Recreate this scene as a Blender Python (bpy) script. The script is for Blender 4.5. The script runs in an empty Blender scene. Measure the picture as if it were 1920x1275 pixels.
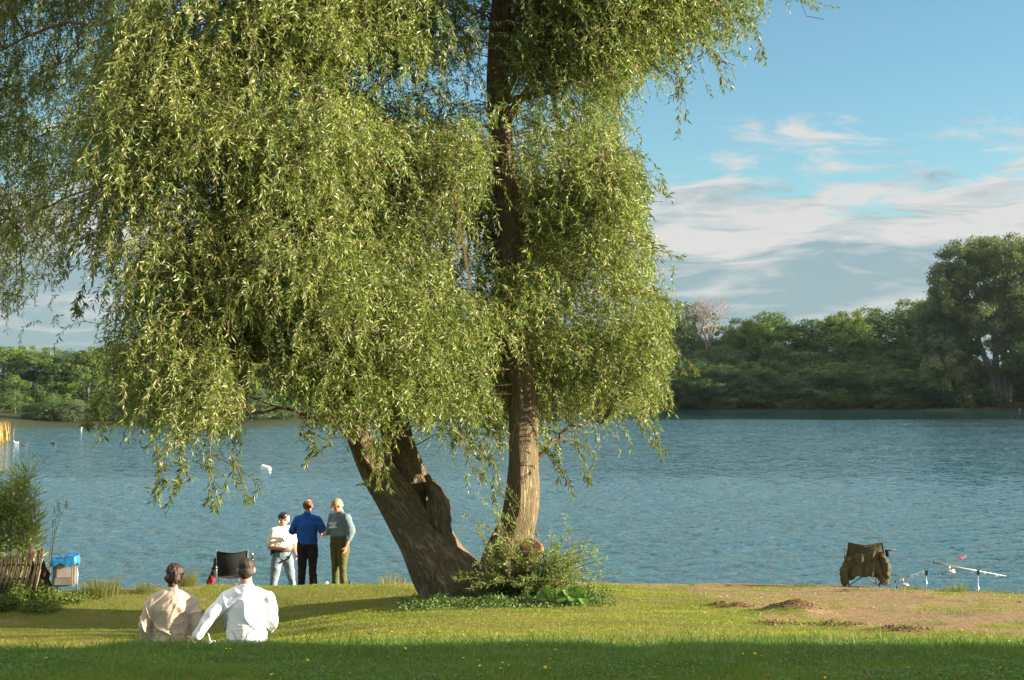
import bpy, bmesh, math, random
import numpy as np
from mathutils import Vector, Matrix, noise as mnoise
random.seed(7)
rng = np.random.default_rng(7)
R = math.radians
SC = bpy.context.scene
COL = SC.collection

# ------------------------------------------------------------------ camera
CAMZ, HOR, F = 4.6, 715.0, 1920 * 50 / 36
PITCH = math.atan((HOR - 637.5) / F)
cam_d = bpy.data.cameras.new('camera'); cam = bpy.data.objects.new('camera', cam_d); COL.objects.link(cam)
cam_d.lens = 50; cam_d.sensor_width = 36; cam_d.clip_end = 6000; cam_d.clip_start = 0.1
cam.location = (0, 0, CAMZ); cam.rotation_euler = (math.pi / 2 + PITCH, 0, 0)
SC.camera = cam
SC.view_settings.view_transform = 'Standard'; SC.view_settings.look = 'None'
SC.view_settings.exposure = 1.95; SC.view_settings.gamma = 1
# ------------------------------------------------------------------ sun and sky
SUN_EL, SUN_AZ = R(13), R(4)          # azimuth: degrees behind the picture plane, from the right
S_DIR = Vector((math.cos(SUN_EL) * math.cos(SUN_AZ), -math.cos(SUN_EL) * math.sin(SUN_AZ), math.sin(SUN_EL)))
sd = bpy.data.lights.new('sun', 'SUN'); sd.energy = 5.0; sd.angle = R(0.5); sd.color = (1.0, 0.88, 0.68)
so = bpy.data.objects.new('sun', sd); COL.objects.link(so)
so.rotation_euler = S_DIR.to_track_quat('Z', 'Y').to_euler()
W = bpy.data.worlds.new('World'); SC.world = W; W.use_nodes = True

class NT:
    def __init__(s, tree):
        s.t = tree; s.n = tree.nodes; s.l = tree.links
    def add(s, typ, **kw):
        x = s.n.new(typ)
        for k, v in kw.items(): setattr(x, k, v)
        return x
    def set(s, sock, v):
        if hasattr(v, 'is_output') or isinstance(v, bpy.types.NodeSocket): s.l.new(v, sock)
        else: sock.default_value = v
    def math(s, op, a, b=0.0, c=None, clamp=False):
        x = s.add('ShaderNodeMath', operation=op); x.use_clamp = clamp
        s.set(x.inputs[0], a); s.set(x.inputs[1], b)
        if c is not None: s.set(x.inputs[2], c)
        return x.outputs[0]
    def mix(s, f, a, b, mode='MIX'):
        x = s.add('ShaderNodeMix', data_type='RGBA', blend_type=mode)
        s.set(x.inputs[0], f)
        s.set(x.inputs[6], a if not isinstance(a, tuple) else tuple(a) + (1,) * (4 - len(a)))
        s.set(x.inputs[7], b if not isinstance(b, tuple) else tuple(b) + (1,) * (4 - len(b)))
        return x.outputs[2]
    def noise(s, vec, scale, detail=4, rough=.5, dist=0.0):
        x = s.add('ShaderNodeTexNoise'); s.l.new(vec, x.inputs['Vector'])
        x.inputs['Scale'].default_value = scale; x.inputs['Detail'].default_value = detail
        x.inputs['Roughness'].default_value = rough; x.inputs['Distortion'].default_value = dist
        return x.outputs[0]
    def ramp(s, f, stops, interp='LINEAR'):
        x = s.add('ShaderNodeValToRGB'); s.l.new(f, x.inputs[0]); r = x.color_ramp; r.interpolation = interp
        while len(r.elements) < len(stops): r.elements.new(0.5)
        for e, (p, c) in zip(r.elements, stops):
            e.position = p; e.color = tuple(c) + (1,) * (4 - len(c)) if isinstance(c, tuple) else (c, c, c, 1)
        return x.outputs[0]
    def comb(s, x, y, z):
        c = s.add('ShaderNodeCombineXYZ'); s.set(c.inputs[0], x); s.set(c.inputs[1], y); s.set(c.inputs[2], z); return c.outputs[0]

w = NT(W.node_tree); w.n.clear()
sky = w.add('ShaderNodeTexSky', sky_type='NISHITA'); sky.sun_disc = False
sky.sun_elevation = SUN_EL; sky.sun_rotation = R(90) + SUN_AZ; sky.air_density = 1.0; sky.dust_density = 0.6; sky.ozone_density = 1.0
tc = w.add('ShaderNodeTexCoord'); sx = w.add('ShaderNodeSeparateXYZ'); w.l.new(tc.outputs['Generated'], sx.inputs[0])
X_, Y_, Z_ = sx.outputs
az = w.math('ARCTAN2', X_, Y_)
hor = w.math('SQRT', w.math('ADD', w.math('MULTIPLY', X_, X_), w.math('MULTIPLY', Y_, Y_)))
el = w.math('DIVIDE', Z_, w.math('MAXIMUM', hor, 0.001))
warp = w.noise(w.comb(w.math('MULTIPLY', az, 5), w.math('MULTIPLY', el, 18), 0.0), 1.0, 3)
cv = w.comb(w.math('MULTIPLY', az, 17.0), w.math('ADD', w.math('MULTIPLY', el, 58), w.math('MULTIPLY', warp, 1.2)), 4.3)
n1 = w.noise(cv, 1.0, 8, .62, .5)
cv2 = w.comb(w.math('MULTIPLY', az, 11), w.math('ADD', w.math('MULTIPLY', el, 64), w.math('MULTIPLY', warp, 2.4)), 9.1)
n2 = w.noise(cv2, 1.0, 7, .58, .4)
# coverage falls with elevation: solid bank low down, wisps to .18, clear above; unseen high cloud added to lift ambient light
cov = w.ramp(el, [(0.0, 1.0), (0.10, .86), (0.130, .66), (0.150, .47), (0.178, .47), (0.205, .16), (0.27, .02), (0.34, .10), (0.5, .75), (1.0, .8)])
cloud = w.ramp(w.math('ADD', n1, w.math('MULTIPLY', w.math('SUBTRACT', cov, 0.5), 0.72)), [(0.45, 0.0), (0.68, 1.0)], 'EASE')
lit = w.ramp(w.math('ADD', n2, w.math('MULTIPLY', w.ramp(el, [(0.0, -.0), (0.06, 0.02), (0.086, .06), (0.098, .44), (0.115, .34), (0.135, .30), (0.16, .45), (0.2, .55)]), 0.5)), [(0.50, 0.0), (0.70, 1.0)])
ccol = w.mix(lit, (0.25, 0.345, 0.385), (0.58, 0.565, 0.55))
sk = w.mix(1.0, sky.outputs[0], (0.62, 0.88, .97), 'MULTIPLY')
bg1 = w.add('ShaderNodeBackground'); w.l.new(sk, bg1.inputs[0]); bg1.inputs[1].default_value = 0.055
bg2 = w.add('ShaderNodeBackground'); w.l.new(ccol, bg2.inputs[0]); w.l.new(w.ramp(el, [(0.0, .335), (.30, .335), (.6, .68), (1.0, .68)]), bg2.inputs[1])  # cloud above the frame is brightened as extra fill for shaded areas
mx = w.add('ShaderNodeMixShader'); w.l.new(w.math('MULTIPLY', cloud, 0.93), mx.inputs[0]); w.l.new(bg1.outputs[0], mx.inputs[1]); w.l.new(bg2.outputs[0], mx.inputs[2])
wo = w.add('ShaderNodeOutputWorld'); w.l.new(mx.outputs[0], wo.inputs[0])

# ------------------------------------------------------------------ helpers: projection, terrain
cp, sp = math.cos(PITCH), math.sin(PITCH)
def PT(px, py, d):
    a = (px - 960) / F; b = (637.5 - py) / F
    y = cp - sp * b; z = sp + cp * b
    return Vector((a / y * d, d, CAMZ + z / y * d))
def proj(P):
    x, y, z = P[..., 0], P[..., 1], P[..., 2] - CAMZ
    dep = y * cp + z * sp; up = -y * sp + z * cp
    return 960 + x / dep * F, 637.5 - up / dep * F
def _h(i, j, s):
    n = (i * 374761393 + j * 668265263 + s * 1442695) & 0xffffffff
    n = ((n ^ (n >> 13)) * 1274126177) & 0xffffffff
    return ((n ^ (n >> 16)) & 0xffff) / 65535.0
def vn(x, y, s=0):
    x = np.asarray(x, float); y = np.asarray(y, float)
    i = np.floor(x).astype(np.int64); j = np.floor(y).astype(np.int64); fx = x - i; fy = y - j
    fx = fx * fx * (3 - 2 * fx); fy = fy * fy * (3 - 2 * fy)
    return (_h(i, j, s) * (1 - fx) + _h(i + 1, j, s) * fx) * (1 - fy) + (_h(i, j + 1, s) * (1 - fx) + _h(i + 1, j + 1, s) * fx) * fy
def fbm(x, y, s=0, o=4):
    r = 0; a = .5
    for k in range(o): r = r + a * vn(x * 2 ** k, y * 2 ** k, s + k); a *= .5
    return r
def sstep(a, b, x):
    t = np.clip((x - a) / (b - a), 0, 1); return t * t * (3 - 2 * t)
def crest(x):
    return np.interp(x, [-60, -30, -14, -9, -6.3, -5, -3, 0, 4, 6.3, 7.3, 8.3, 9.5, 14, 20, 60, 200],
                     [34, 28, 25.2, 25.2, 25.6, 26.4, 26.8, 26.9, 26.9, 26.3, 25.1, 23.6, 22.0, 20.8, 20.5, 18, 5]) + (vn(x * 1.3, 0, 5) - .5) * .35
def farshore(x):
    return np.interp(x, [-900, -90, -58, -50, -30, -15, 0, 25, 60, 76, 84, 100, 112, 130],
                     [60, 75, 115, 143, 148, 160, 182, 222, 223, 220, 214, 185, 90, 20]) + (vn(x * .15, 0, 8) - .5) * 5
MOUND = [(1492, 1145, .15, .34), (1460, 1172, .05, .25), (1575, 1175, .05, .28), (1700, 1182, .05, .25), (1385, 1138, .05, .18), (1350, 1134, .04, .12)]
MPOS = []
def Gn(x, y):
    x = np.asarray(x, float); y = np.asarray(y, float)
    b = np.interp(y, [-60, 0, 5, 8, 9.5, 11.5, 14, 17, 20, 23.5, 27.5, 60], [3.3, 3.1, 2.98, 2.75, 2.60, 2.35, 1.99, 1.68, 1.41, 1.10, .74, -1.5])
    T = .60 * sstep(-.5, -6.0, x); B = sstep(12.5, 17, y) * sstep(26, 22, y)
    b = b - T * B
    c = crest(x); over = y - c
    b = b + (fbm(x * .9, y * .9, 3) - .47) * .10
    b = np.where(over > 0, np.minimum(b, b - over * .30), b)
    for mx_, my_, h, r in MPOS:
        q = ((x - mx_) ** 2 + ((y - my_) * .8) ** 2) / r ** 2
        b = b + h * np.exp(-q) * (1 + .5 * (vn(x * 12, y * 12, 9) - .5))
    fs = farshore(x) - y                       # positive in the lake
    far = np.interp(-fs, [-6, 0, 1.5, 10, 60, 400], [-1.6, 0.0, .35, .8, 1.6, 3.0])
    reed = np.hypot(x + 41, (y - 98) * .8)
    far = np.maximum(far, np.interp(reed, [0, 5.0, 8], [.4, .15, -1.6]))
    near = np.where(y > 60, -1.6, np.maximum(b, -1.6))
    return np.maximum(near, np.where(y > 45, far, np.where(np.abs(x) > 100, far, -1.6)))
def G(x, y): return float(Gn(x, y))
def GP(px, py):
    """point of the ground seen at a pixel"""
    lo = None
    for d in np.arange(6, 40, .05):
        p = PT(px, py, d)
        if p.z <= G(p.x, p.y): return Vector((p.x, p.y, G(p.x, p.y)))
    return PT(px, py, 27)
_m = [(GP(a, b), h, r) for a, b, h, r in MOUND]
MPOS = [(p.x, p.y, h, r) for p, h, r in _m]
def WP(px, py):       # point of the water surface
    a = PT(px, py, 1.0); k = -CAMZ / (a.z - CAMZ); return Vector((a.x * k, k, 0))

# ------------------------------------------------------------------ helpers: objects
def tag(o, label=None, cat=None, group=None, kind=None):
    if label: o['label'] = label
    if cat: o['category'] = cat
    if group: o['group'] = group
    if kind: o['kind'] = kind
    return o
def empty(name, loc=(0, 0, 0), rz=0, label=None, cat=None, group=None):
    o = bpy.data.objects.new(name, None); COL.objects.link(o); o.location = loc; o.rotation_euler = (0, 0, rz); o.empty_display_size = .1
    return tag(o, label, cat, group)
def link(name, me, parent=None, mats=()):
    o = bpy.data.objects.new(name, me); COL.objects.link(o)
    for m in mats: me.materials.append(m)
    if parent: o.parent = parent
    return o
def copy_tree(o, parent=None):
    c = o.copy(); COL.objects.link(c); c.parent = parent
    for ch in [q for q in bpy.data.objects if q.parent == o]: copy_tree(ch, c)
    return c
def mesh_np(name, V, Fc, C=None, UV=None, MI=None, smooth=False):
    """V (n,3); Fc list of (m,k) index arrays, or one"""
    if not isinstance(Fc, (list, tuple)): Fc = [Fc]
    me = bpy.data.meshes.new(name); V = np.asarray(V, np.float32)
    me.vertices.add(len(V)); me.vertices.foreach_set('co', V.ravel())
    Fc = [np.asarray(f, np.int32) for f in Fc if len(f)]
    nl = sum(f.size for f in Fc); npoly = sum(len(f) for f in Fc)
    me.loops.add(nl); me.polygons.add(npoly)
    me.loops.foreach_set('vertex_index', np.concatenate([f.ravel() for f in Fc]))
    tot = np.concatenate([np.full(len(f), f.shape[1], np.int32) for f in Fc])
    st = np.zeros(npoly, np.int32); st[1:] = np.cumsum(tot)[:-1]
    me.polygons.foreach_set('loop_start', st)
    me.polygons.foreach_set('loop_total', tot)
    if MI is not None: me.polygons.foreach_set('material_index', np.asarray(MI, np.int32))
    me.update(calc_edges=True)
    if C is not None:
        a = me.color_attributes.new('Col', 'FLOAT_COLOR', 'POINT')
        C = np.asarray(C, np.float32)
        if C.shape[1] == 3: C = np.hstack([C, np.ones((len(C), 1), np.float32)])
        a.data.foreach_set('color', C.ravel())
    if UV is not None:
        uv = me.uv_layers.new(name='UVMap'); idx = np.concatenate([f.ravel() for f in Fc])
        uv.data.foreach_set('uv', np.asarray(UV, np.float32)[idx].ravel())
    me.polygons.foreach_set('use_smooth', np.full(npoly, smooth, bool))
    me.validate(); return me
class Acc:
    """collects vertex/face arrays for ONE mesh"""
    def __init__(s): s.V = []; s.Q = []; s.T = []; s.C = []; s.U = []; s.n = 0
    def add(s, V, Q=None, T=None, C=None, U=None):
        V = np.asarray(V, float)
        if Q is not None and len(Q): s.Q.append(np.asarray(Q) + s.n)
        if T is not None and len(T): s.T.append(np.asarray(T) + s.n)
        s.V.append(V); s.C.append(np.broadcast_to(np.asarray(C if C is not None else (1, 1, 1), float), (len(V), 3)))
        s.U.append(U if U is not None else np.zeros((len(V), 2))); s.n += len(V); return s
    def mesh(s, name, smooth=False):
        F_ = ([np.concatenate(s.Q)] if s.Q else []) + ([np.concatenate(s.T)] if s.T else [])
        return mesh_np(name, np.concatenate(s.V), F_, np.concatenate(s.C), np.concatenate(s.U), smooth=smooth)
    def obj(s, name, mat, parent=None, smooth=False):
        return link(name, s.mesh(name, smooth), parent, [mat])
def nrm(a): return a / np.maximum(np.linalg.norm(a, axis=-1, keepdims=True), 1e-9)
def leaves(acc, P, D, N, L, Wd, C, fold=.12):
    n = len(P); L = np.broadcast_to(L, (n,))[:, None]; Wd = np.broadcast_to(Wd, (n,))[:, None]
    D = nrm(D); S = nrm(np.cross(D, N)); N2 = np.cross(S, D)
    V = np.empty((n, 4, 3)); V[:, 0] = P; V[:, 1] = P + D * L * .45 + S * Wd * .5 + N2 * Wd * fold
    V[:, 2] = P + D * L - N2 * L * .08; V[:, 3] = P + D * L * .45 - S * Wd * .5 + N2 * Wd * fold
    q = np.arange(n * 4).reshape(n, 4)
    acc.add(V.reshape(-1, 3), Q=q, C=np.repeat(np.broadcast_to(C, (n, 3)), 4, 0))
def blades(acc, P, D, L, Wd, C, bend):
    """grass blades: narrow tapering, two segments, bent"""
    n = len(P); up = np.zeros((n, 3)); up[:, 2] = 1; L = L[:, None]; Wd = Wd[:, None]
    a = rng.uniform(0, 2 * math.pi, n); S = np.stack([np.cos(a), np.sin(a) * .5, 0 * a], 1)
    d1 = nrm(up + D * .3); d2 = nrm(up * .6 + D * bend[:, None])
    M = P + d1 * L * .55; T = M + d2 * L * .45
    V = np.stack([P - S * Wd * .5, P + S * Wd * .5, M + S * Wd * .38, M - S * Wd * .38, T], 1).reshape(-1, 3)
    b = np.arange(n)[:, None] * 5
    acc.add(V, Q=b + np.array([[0, 1, 2, 3]]), T=b + np.array([[3, 2, 4]]), C=np.repeat(C, 5, 0))
def tube_np(pts, rad, seg=8, rough=0, ovalx=1.0, seed=0, caps=True, ridges=0):
    P = np.array([tuple(p) for p in pts], float); n = len(P); rad = np.broadcast_to(np.asarray(rad, float), (n,))
    T = nrm(np.gradient(P, axis=0)); ref = np.array([0, 1, 0.]) if abs(T[0][1]) < .8 else np.array([1, 0, 0.])
    A = nrm(np.cross(T, ref)); B = nrm(np.cross(T, A))
    th = np.linspace(0, 2 * math.pi, seg, endpoint=False)
    r = np.repeat(rad[:, None], seg, 1)
    lens = np.concatenate([[0], np.cumsum(np.linalg.norm(np.diff(P, axis=0), axis=1))])
    if rough:
        r = r * (1 + rough * (vn(np.cos(th)[None] * 2 + 7 + seed, lens[:, None] * 1.6 + np.sin(th)[None] * 2, seed) - .5))
        if ridges: r = r * (1 + ridges * (vn(th[None] * seg / 14 + lens[:, None] * .6, lens[:, None] * 1.1, seed + 3) - .5))
    V = P[:, None] + (A[:, None] * np.cos(th)[None, :, None] * ovalx + B[:, None] * np.sin(th)[None, :, None]) * r[..., None]
    U = np.stack(np.broadcast_arrays(th[None] / (2 * math.pi) * (2 * math.pi * float(rad.mean())), lens[:, None]), -1)
    i = np.arange(n - 1)[:, None] * seg; j = np.arange(seg)[None]; j2 = (j + 1) % seg
    Q = np.stack([i + j, i + j2, i + seg + j2, i + seg + j], -1).reshape(-1, 4)
    V = V.reshape(-1, 3); U = U.reshape(-1, 2); T3 = []
    if caps:
        V = np.vstack([V, P[0], P[-1]]); U = np.vstack([U, [0, 0], [0, 0]])
        a, b = n * seg, n * seg + 1
        for k in range(seg):
            T3.append((a, (k + 1) % seg, k)); T3.append((b, (n - 1) * seg + k, (n - 1) * seg + (k + 1) % seg))
    return V, Q, np.array(T3, int).reshape(-1, 3), U
def add_tube(acc, pts, rad, seg=6, C=None, **k):
    V, Q, T, U = tube_np(pts, rad, seg, **k); acc.add(V, Q, T, C, U); return acc
def spline(pts, rad, n):
    P = np.array([tuple(p) for p in pts], float); t = np.linspace(0, len(P) - 1, n); out = []
    for a in t:
        i = min(int(a), len(P) - 2); f = a - i
        p0 = P[max(i - 1, 0)]; p1 = P[i]; p2 = P[i + 1]; p3 = P[min(i + 2, len(P) - 1)]
        out.append(.5 * ((2 * p1) + (-p0 + p2) * f + (2 * p0 - 5 * p1 + 4 * p2 - p3) * f * f + (-p0 + 3 * p1 - 3 * p2 + p3) * f ** 3))
    return np.array(out), np.interp(t, np.arange(len(P)), rad)
def add_box(acc, c, s, rot=None, C=None, bevel=.12):
    """box with bevelled corners; s full sizes"""
    bm = bmesh.new(); bmesh.ops.create_cube(bm, size=1); bmesh.ops.scale(bm, vec=s, verts=bm.verts)
    bmesh.ops.bevel(bm, geom=bm.edges[:], offset=min(s) * bevel, segments=2, affect='EDGES')
    if rot is not None: bmesh.ops.rotate(bm, matrix=rot, verts=bm.verts, cent=(0, 0, 0))
    bmesh.ops.translate(bm, vec=c, verts=bm.verts)
    bmesh.ops.triangulate(bm, faces=bm.faces[:])
    bm.verts.index_update()
    acc.add(np.array([v.co[:] for v in bm.verts]), T=np.array([[v.index for v in f.verts] for f in bm.faces]), C=C); bm.free(); return acc

# ------------------------------------------------------------------ helpers: materials
def new_mat(name):
    m = bpy.data.materials.new(name); m.use_nodes = True; t = NT(m.node_tree); t.n.clear()
    o = t.add('ShaderNodeOutputMaterial'); b = t.add('ShaderNodeBsdfPrincipled'); t.l.new(b.outputs[0], o.inputs[0]); return m, t, b, o
def simple(name, col, rough=.8, var=.25, scale=12, bump=.0, metal=0, spec=.4, bscale=None, detail=4, stretch=None):
    m, t, b, o = new_mat(name)
    tcn = t.add('ShaderNodeTexCoord'); v = tcn.outputs['Object']
    if stretch:
        mp = t.add('ShaderNodeMapping'); t.l.new(v, mp.inputs[0]); mp.inputs['Scale'].default_value = stretch; v = mp.outputs[0]
    n = t.noise(v, scale, detail, .6)
    lo = tuple(c * (1 - var) for c in col); hi = tuple(min(1, c * (1 + var)) for c in col)
    t.l.new(t.ramp(n, [(.3, lo), (.7, hi)]), b.inputs['Base Color'])
    b.inputs['Roughness'].default_value = rough; b.inputs['Metallic'].default_value = metal; b.inputs['Specular IOR Level'].default_value = spec
    if bump:
        bn = t.add('ShaderNodeBump'); bn.inputs['Distance'].default_value = bump; t.l.new(t.noise(v, bscale or scale * 2, 5, .6), bn.inputs['Height'])
        t.l.new(bn.outputs[0], b.inputs['Normal'])
    return m
def leaf_mat(name, rough=.42, trans=.35, spec=.5, tint=(1.15, 1.25, .5)):
    m, t, b, o = new_mat(name)
    a = t.add('ShaderNodeVertexColor', layer_name='Col')
    t.l.new(a.outputs[0], b.inputs['Base Color']); b.inputs['Roughness'].default_value = rough; b.inputs['Specular IOR Level'].default_value = spec
    tr = t.add('ShaderNodeBsdfTranslucent'); t.l.new(t.mix(1.0, a.outputs[0], tint, 'MULTIPLY'), tr.inputs[0])
    mxs = t.add('ShaderNodeMixShader'); mxs.inputs[0].default_value = trans
    t.l.new(b.outputs[0], mxs.inputs[1]); t.l.new(tr.outputs[0], mxs.inputs[2]); t.l.new(mxs.outputs[0], o.inputs[0]); return m
M_leaf = leaf_mat('willow_leaf', .42, .38, .4)
M_grass = leaf_mat('grass_blade', .5, .38, .35)
M_fol = leaf_mat('foliage', .55, .25, .3)
def bark_mat(name, c1, c2, c3, su=20, sv=3.0, bump=.045, uv=True):
    m, t, b, o = new_mat(name)
    tcn = t.add('ShaderNodeTexCoord'); mp = t.add('ShaderNodeMapping'); t.l.new(tcn.outputs['UV' if uv else 'Object'], mp.inputs[0])
    mp.inputs['Scale'].default_value = (su, sv, 1) if uv else (su, su, sv)
    v = mp.outputs[0]
    n = t.noise(v, 1.0, 7, .62, .8)
    rid = t.math('ABSOLUTE', t.math('SUBTRACT', n, .5)); rid = t.math('MULTIPLY', rid, 5.0, clamp=True)
    big = t.noise(tcn.outputs['Object'], 1.3, 4, .6)
    col = t.mix(rid, c1, t.mix(t.ramp(big, [(.35, 0.0), (.65, 1.0)]), c2, c3))
    t.l.new(col, b.inputs['Base Color']); b.inputs['Roughness'].default_value = .92; b.inputs['Specular IOR Level'].default_value = .15
    bn = t.add('ShaderNodeBump'); bn.inputs['Distance'].default_value = bump; t.l.new(t.math('ADD', rid, t.math('MULTIPLY', n, .5)), bn.inputs['Height']); t.l.new(bn.outputs[0], b.inputs['Normal'])
    return m
M_bark = bark_mat('willow_bark', (.15, .112, .064), (.42, .315, .19), (.48, .39, .245))
M_bark2 = bark_mat('pale_bark', (.10, .09, .075), (.27, .25, .21), (.36, .34, .30), 6, 1.2, .02)
M_twig = simple('twig', (.13, .085, .04), .8, .3, 20)
M_fabric_b = simple('black_fabric', (.018, .018, .020), .85, .3, 30, .002, bscale=200)
M_black = simple('black_plastic', (.012, .012, .013), .45, .2, 20)
M_steel = simple('steel_tube', (.42, .43, .44), .35, .1, 20, metal=.9)
M_skin = simple('skin', (.50, .27, .19), .55, .08, 20, spec=.4)
M_skin_red = simple('sunburnt_skin', (.50, .21, .14), .5, .1, 20, spec=.4)

# ------------------------------------------------------------------ SETTING: ground, water
def axis(fine_lo, fine_hi, st, ext, mid=None):
    a = [np.arange(fine_lo, fine_hi, st)]
    for lo, hi, s in (mid or []): a.append(np.arange(lo, hi, s))
    a.append(np.array(ext, float)); return np.unique(np.round(np.concatenate(a), 3))
gx = axis(-12, 12, .085, [-1500, -800, -500, -350, -250, -200, 1500, 800, 500, 350, 250, 200], [(-30, 30, .7), (-165, 165, 3)])
gy = axis(6.5, 28.5, .085, [-800, -300, -150, -80, -50, -30, 1500, 900, 650, 500, 400], [(-20, 40, .6), (45, 330, 3)])
XX, YY = np.meshgrid(gx, gy); ZZ = Gn(XX, YY)
def soil_mask(x, y):
    """bare trodden earth at the right of the bank and small worn spots in the lawn"""
    n = fbm(x * .8, y * 1.3, 21) ; n2 = fbm(x * 3.0, y * 5.0, 31)
    right = sstep(2.1, 4.0, x + (y - 22) * .15) * sstep(15.2, 17.6, y + (n - .5) * 5 - (x - 4) * .1)
    m = np.clip(right * (.78 + (n - .45) * 1.5 + (n2 - .47) * 2.6), 0, 1)
    worn = sstep(.60, .74, n2 * .75 + n * .35) * sstep(14.5, 17, y) * .8
    edge = sstep(1.0, .2, crest(x) - y) * .6
    under = .9 * np.exp(-(((x + .3) / 1.9) ** 2 + ((y - 22.2) / 1.5) ** 2))
    return np.clip(m + worn * .7 + edge * (n2 + .1) + under, 0, 1)
SO = soil_mask(XX, YY); SO = np.where((YY > 28) | (YY < 12), 0, SO)
FAR = (YY > 60).astype(float)
nx, ny = len(gx), len(gy)
ii = (np.arange(ny - 1)[:, None] * nx + np.arange(nx - 1)[None]).ravel()
DK = np.zeros_like(ZZ)
for mx_, my_, h, r in MPOS: DK = np.maximum(DK, np.exp(-((XX - mx_) ** 2 + ((YY - my_) * .8) ** 2) / (r * .95) ** 2) * (.75 + .5 * vn(XX * 9, YY * 14, 2)))
DK = np.maximum(DK, .8 * sstep(.72, .84, fbm(XX * 1.8, YY * 4.5, 91)) * (SO > .3))
gme = mesh_np('ground', np.stack([XX, YY, ZZ], -1).reshape(-1, 3), np.stack([ii, ii + 1, ii + nx + 1, ii + nx], -1), C=np.stack([SO, FAR, DK], -1).reshape(-1, 3), smooth=True)
m, t, b, o = new_mat('lawn_and_soil')
tcn = t.add('ShaderNodeTexCoord'); v = tcn.outputs['Object']
at = t.add('ShaderNodeVertexColor', layer_name='Col'); ss = t.add('ShaderNodeSeparateColor'); t.l.new(at.outputs[0], ss.inputs[0])
nf = t.noise(v, 9, 6, .65); nm = t.noise(v, 1.4, 5, .6); ng = t.noise(v, 60, 3, .7)
gcol = t.mix(t.ramp(nm, [(.35, 0.0), (.65, 1.0)]), (.075, .12, .014), (.155, .165, .028))
gcol = t.mix(t.ramp(nf, [(.38, 0.0), (.62, .85)]), gcol, (.20, .15, .055))
scol = t.mix(t.ramp(nf, [(.3, 0.0), (.7, 1.0)]), (.17, .105, .056), (.31, .21, .118))
scol = t.mix(t.ramp(ng, [(.66, 0.0), (.74, .8)]), scol, (.5, .42, .33))
scol = t.mix(t.ramp(ss.outputs[2], [(.25, 0.0), (.55, .9)]), scol, (.10, .05, .028))
f_ = t.ramp(t.math('ADD', t.math('MAXIMUM', ss.outputs[0], ss.outputs[2]), t.math('MULTIPLY', t.math('SUBTRACT', nf, .5), .9)), [(.33, 0.0), (.55, 1.0)])
t.l.new(t.mix(ss.outputs[1], t.mix(f_, gcol, scol), (.035, .04, .018)), b.inputs['Base Color']); b.inputs['Roughness'].default_value = .95; b.inputs['Specular IOR Level'].default_value = .1
bn = t.add('ShaderNodeBump'); bn.inputs['Distance'].default_value = .05; t.l.new(t.math('ADD', nf, t.math('MULTIPLY', ng, .35)), bn.inputs['Height']); t.l.new(bn.outputs[0], b.inputs['Normal'])
tag(link('ground', gme, None, [m]), kind='structure')

# water: real ripples near the bank, finer ripples as bump
wy = np.concatenate([np.arange(14, 24, 1.0), 24 * np.exp(np.linspace(0, math.log(75 / 24), 560)), np.arange(76, 300, 4), [400, 700, 1500]])
def water_h(x, y):
    h = 0; r2 = np.random.default_rng(3)
    for k in range(26):
        lam = r2.uniform(.34, 1.1); a = r2.normal(0, .55) + math.pi / 2 + .25; ph = r2.uniform(0, 6.28)
        kx, ky = math.cos(a) * 6.283 / lam, math.sin(a) * 6.283 / lam
        mod = .35 + 1.3 * vn(x * .35 / lam + k, y * .35 / lam, k)
        h = h + .0095 * lam ** .8 * mod * np.sin(kx * x + ky * y + ph + 2.0 * vn(x * .5, y * .5, k + 40))
    return h * .80
wx = np.concatenate([[-1500, -400, -200, -100, -60], np.arange(-40, 40.01, .16), [60, 100, 200, 400, 1500]])
XW, YW = np.meshgrid(wx, wy)
fade = sstep(75, 55, YW) * sstep(38, 30, np.abs(XW))
ZW = water_h(XW, YW) * fade
nx, ny = len(wx), len(wy); ii = (np.arange(ny - 1)[:, None] * nx + np.arange(nx - 1)[None]).ravel()
wme = mesh_np('lake_water', np.stack([XW, YW, ZW], -1).reshape(-1, 3), np.stack([ii, ii + 1, ii + nx + 1, ii + nx], -1), smooth=True)
m, t, b, o = new_mat('lake_water')
tcn = t.add('ShaderNodeTexCoord'); v = tcn.outputs['Object']; sx = t.add('ShaderNodeSeparateXYZ'); t.l.new(v, sx.inputs[0])
mp = t.add('ShaderNodeMapping'); t.l.new(v, mp.inputs[0]); mp.inputs['Scale'].default_value = (.55, 1.0, 1); mp.inputs['Rotation'].default_value = (0, 0, .12); vv = mp.outputs[0]
def cnoise(vec, scale, detail):
    x = t.add('ShaderNodeTexNoise'); t.l.new(vec, x.inputs['Vector']); x.inputs['Scale'].default_value = scale; x.inputs['Detail'].default_value = detail; x.inputs['Roughness'].default_value = .62
    q = t.add('ShaderNodeVectorMath', operation='SUBTRACT'); t.l.new(x.outputs['Color'], q.inputs[0]); q.inputs[1].default_value = (.5, .5, .5); return q.outputs[0]
def vmul(a_, b_):
    q = t.add('ShaderNodeVectorMath', operation='MULTIPLY'); t.set(q.inputs[0], a_); t.set(q.inputs[1], b_); return q.outputs[0]
def vadd(a_, b_):
    q = t.add('ShaderNodeVectorMath', operation='ADD'); t.set(q.inputs[0], a_); t.set(q.inputs[1], b_); return q.outputs[0]
gust = t.noise(v, .05, 4, .6, .5)
calm = t.ramp(t.math('DIVIDE', t.math('ADD', sx.outputs[1], t.math('MULTIPLY', gust, 26)), 400), [(.0, 1.0), (.452, 1.0), (.468, .10), (1.0, .08)])
calm2 = t.ramp(t.math('DIVIDE', t.math('ADD', sx.outputs[1], t.math('MULTIPLY', sx.outputs[0], -1.1)), 400), [(.0, 1.0), (.44, 1.0), (.465, .12), (1.0, .08)])
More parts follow.
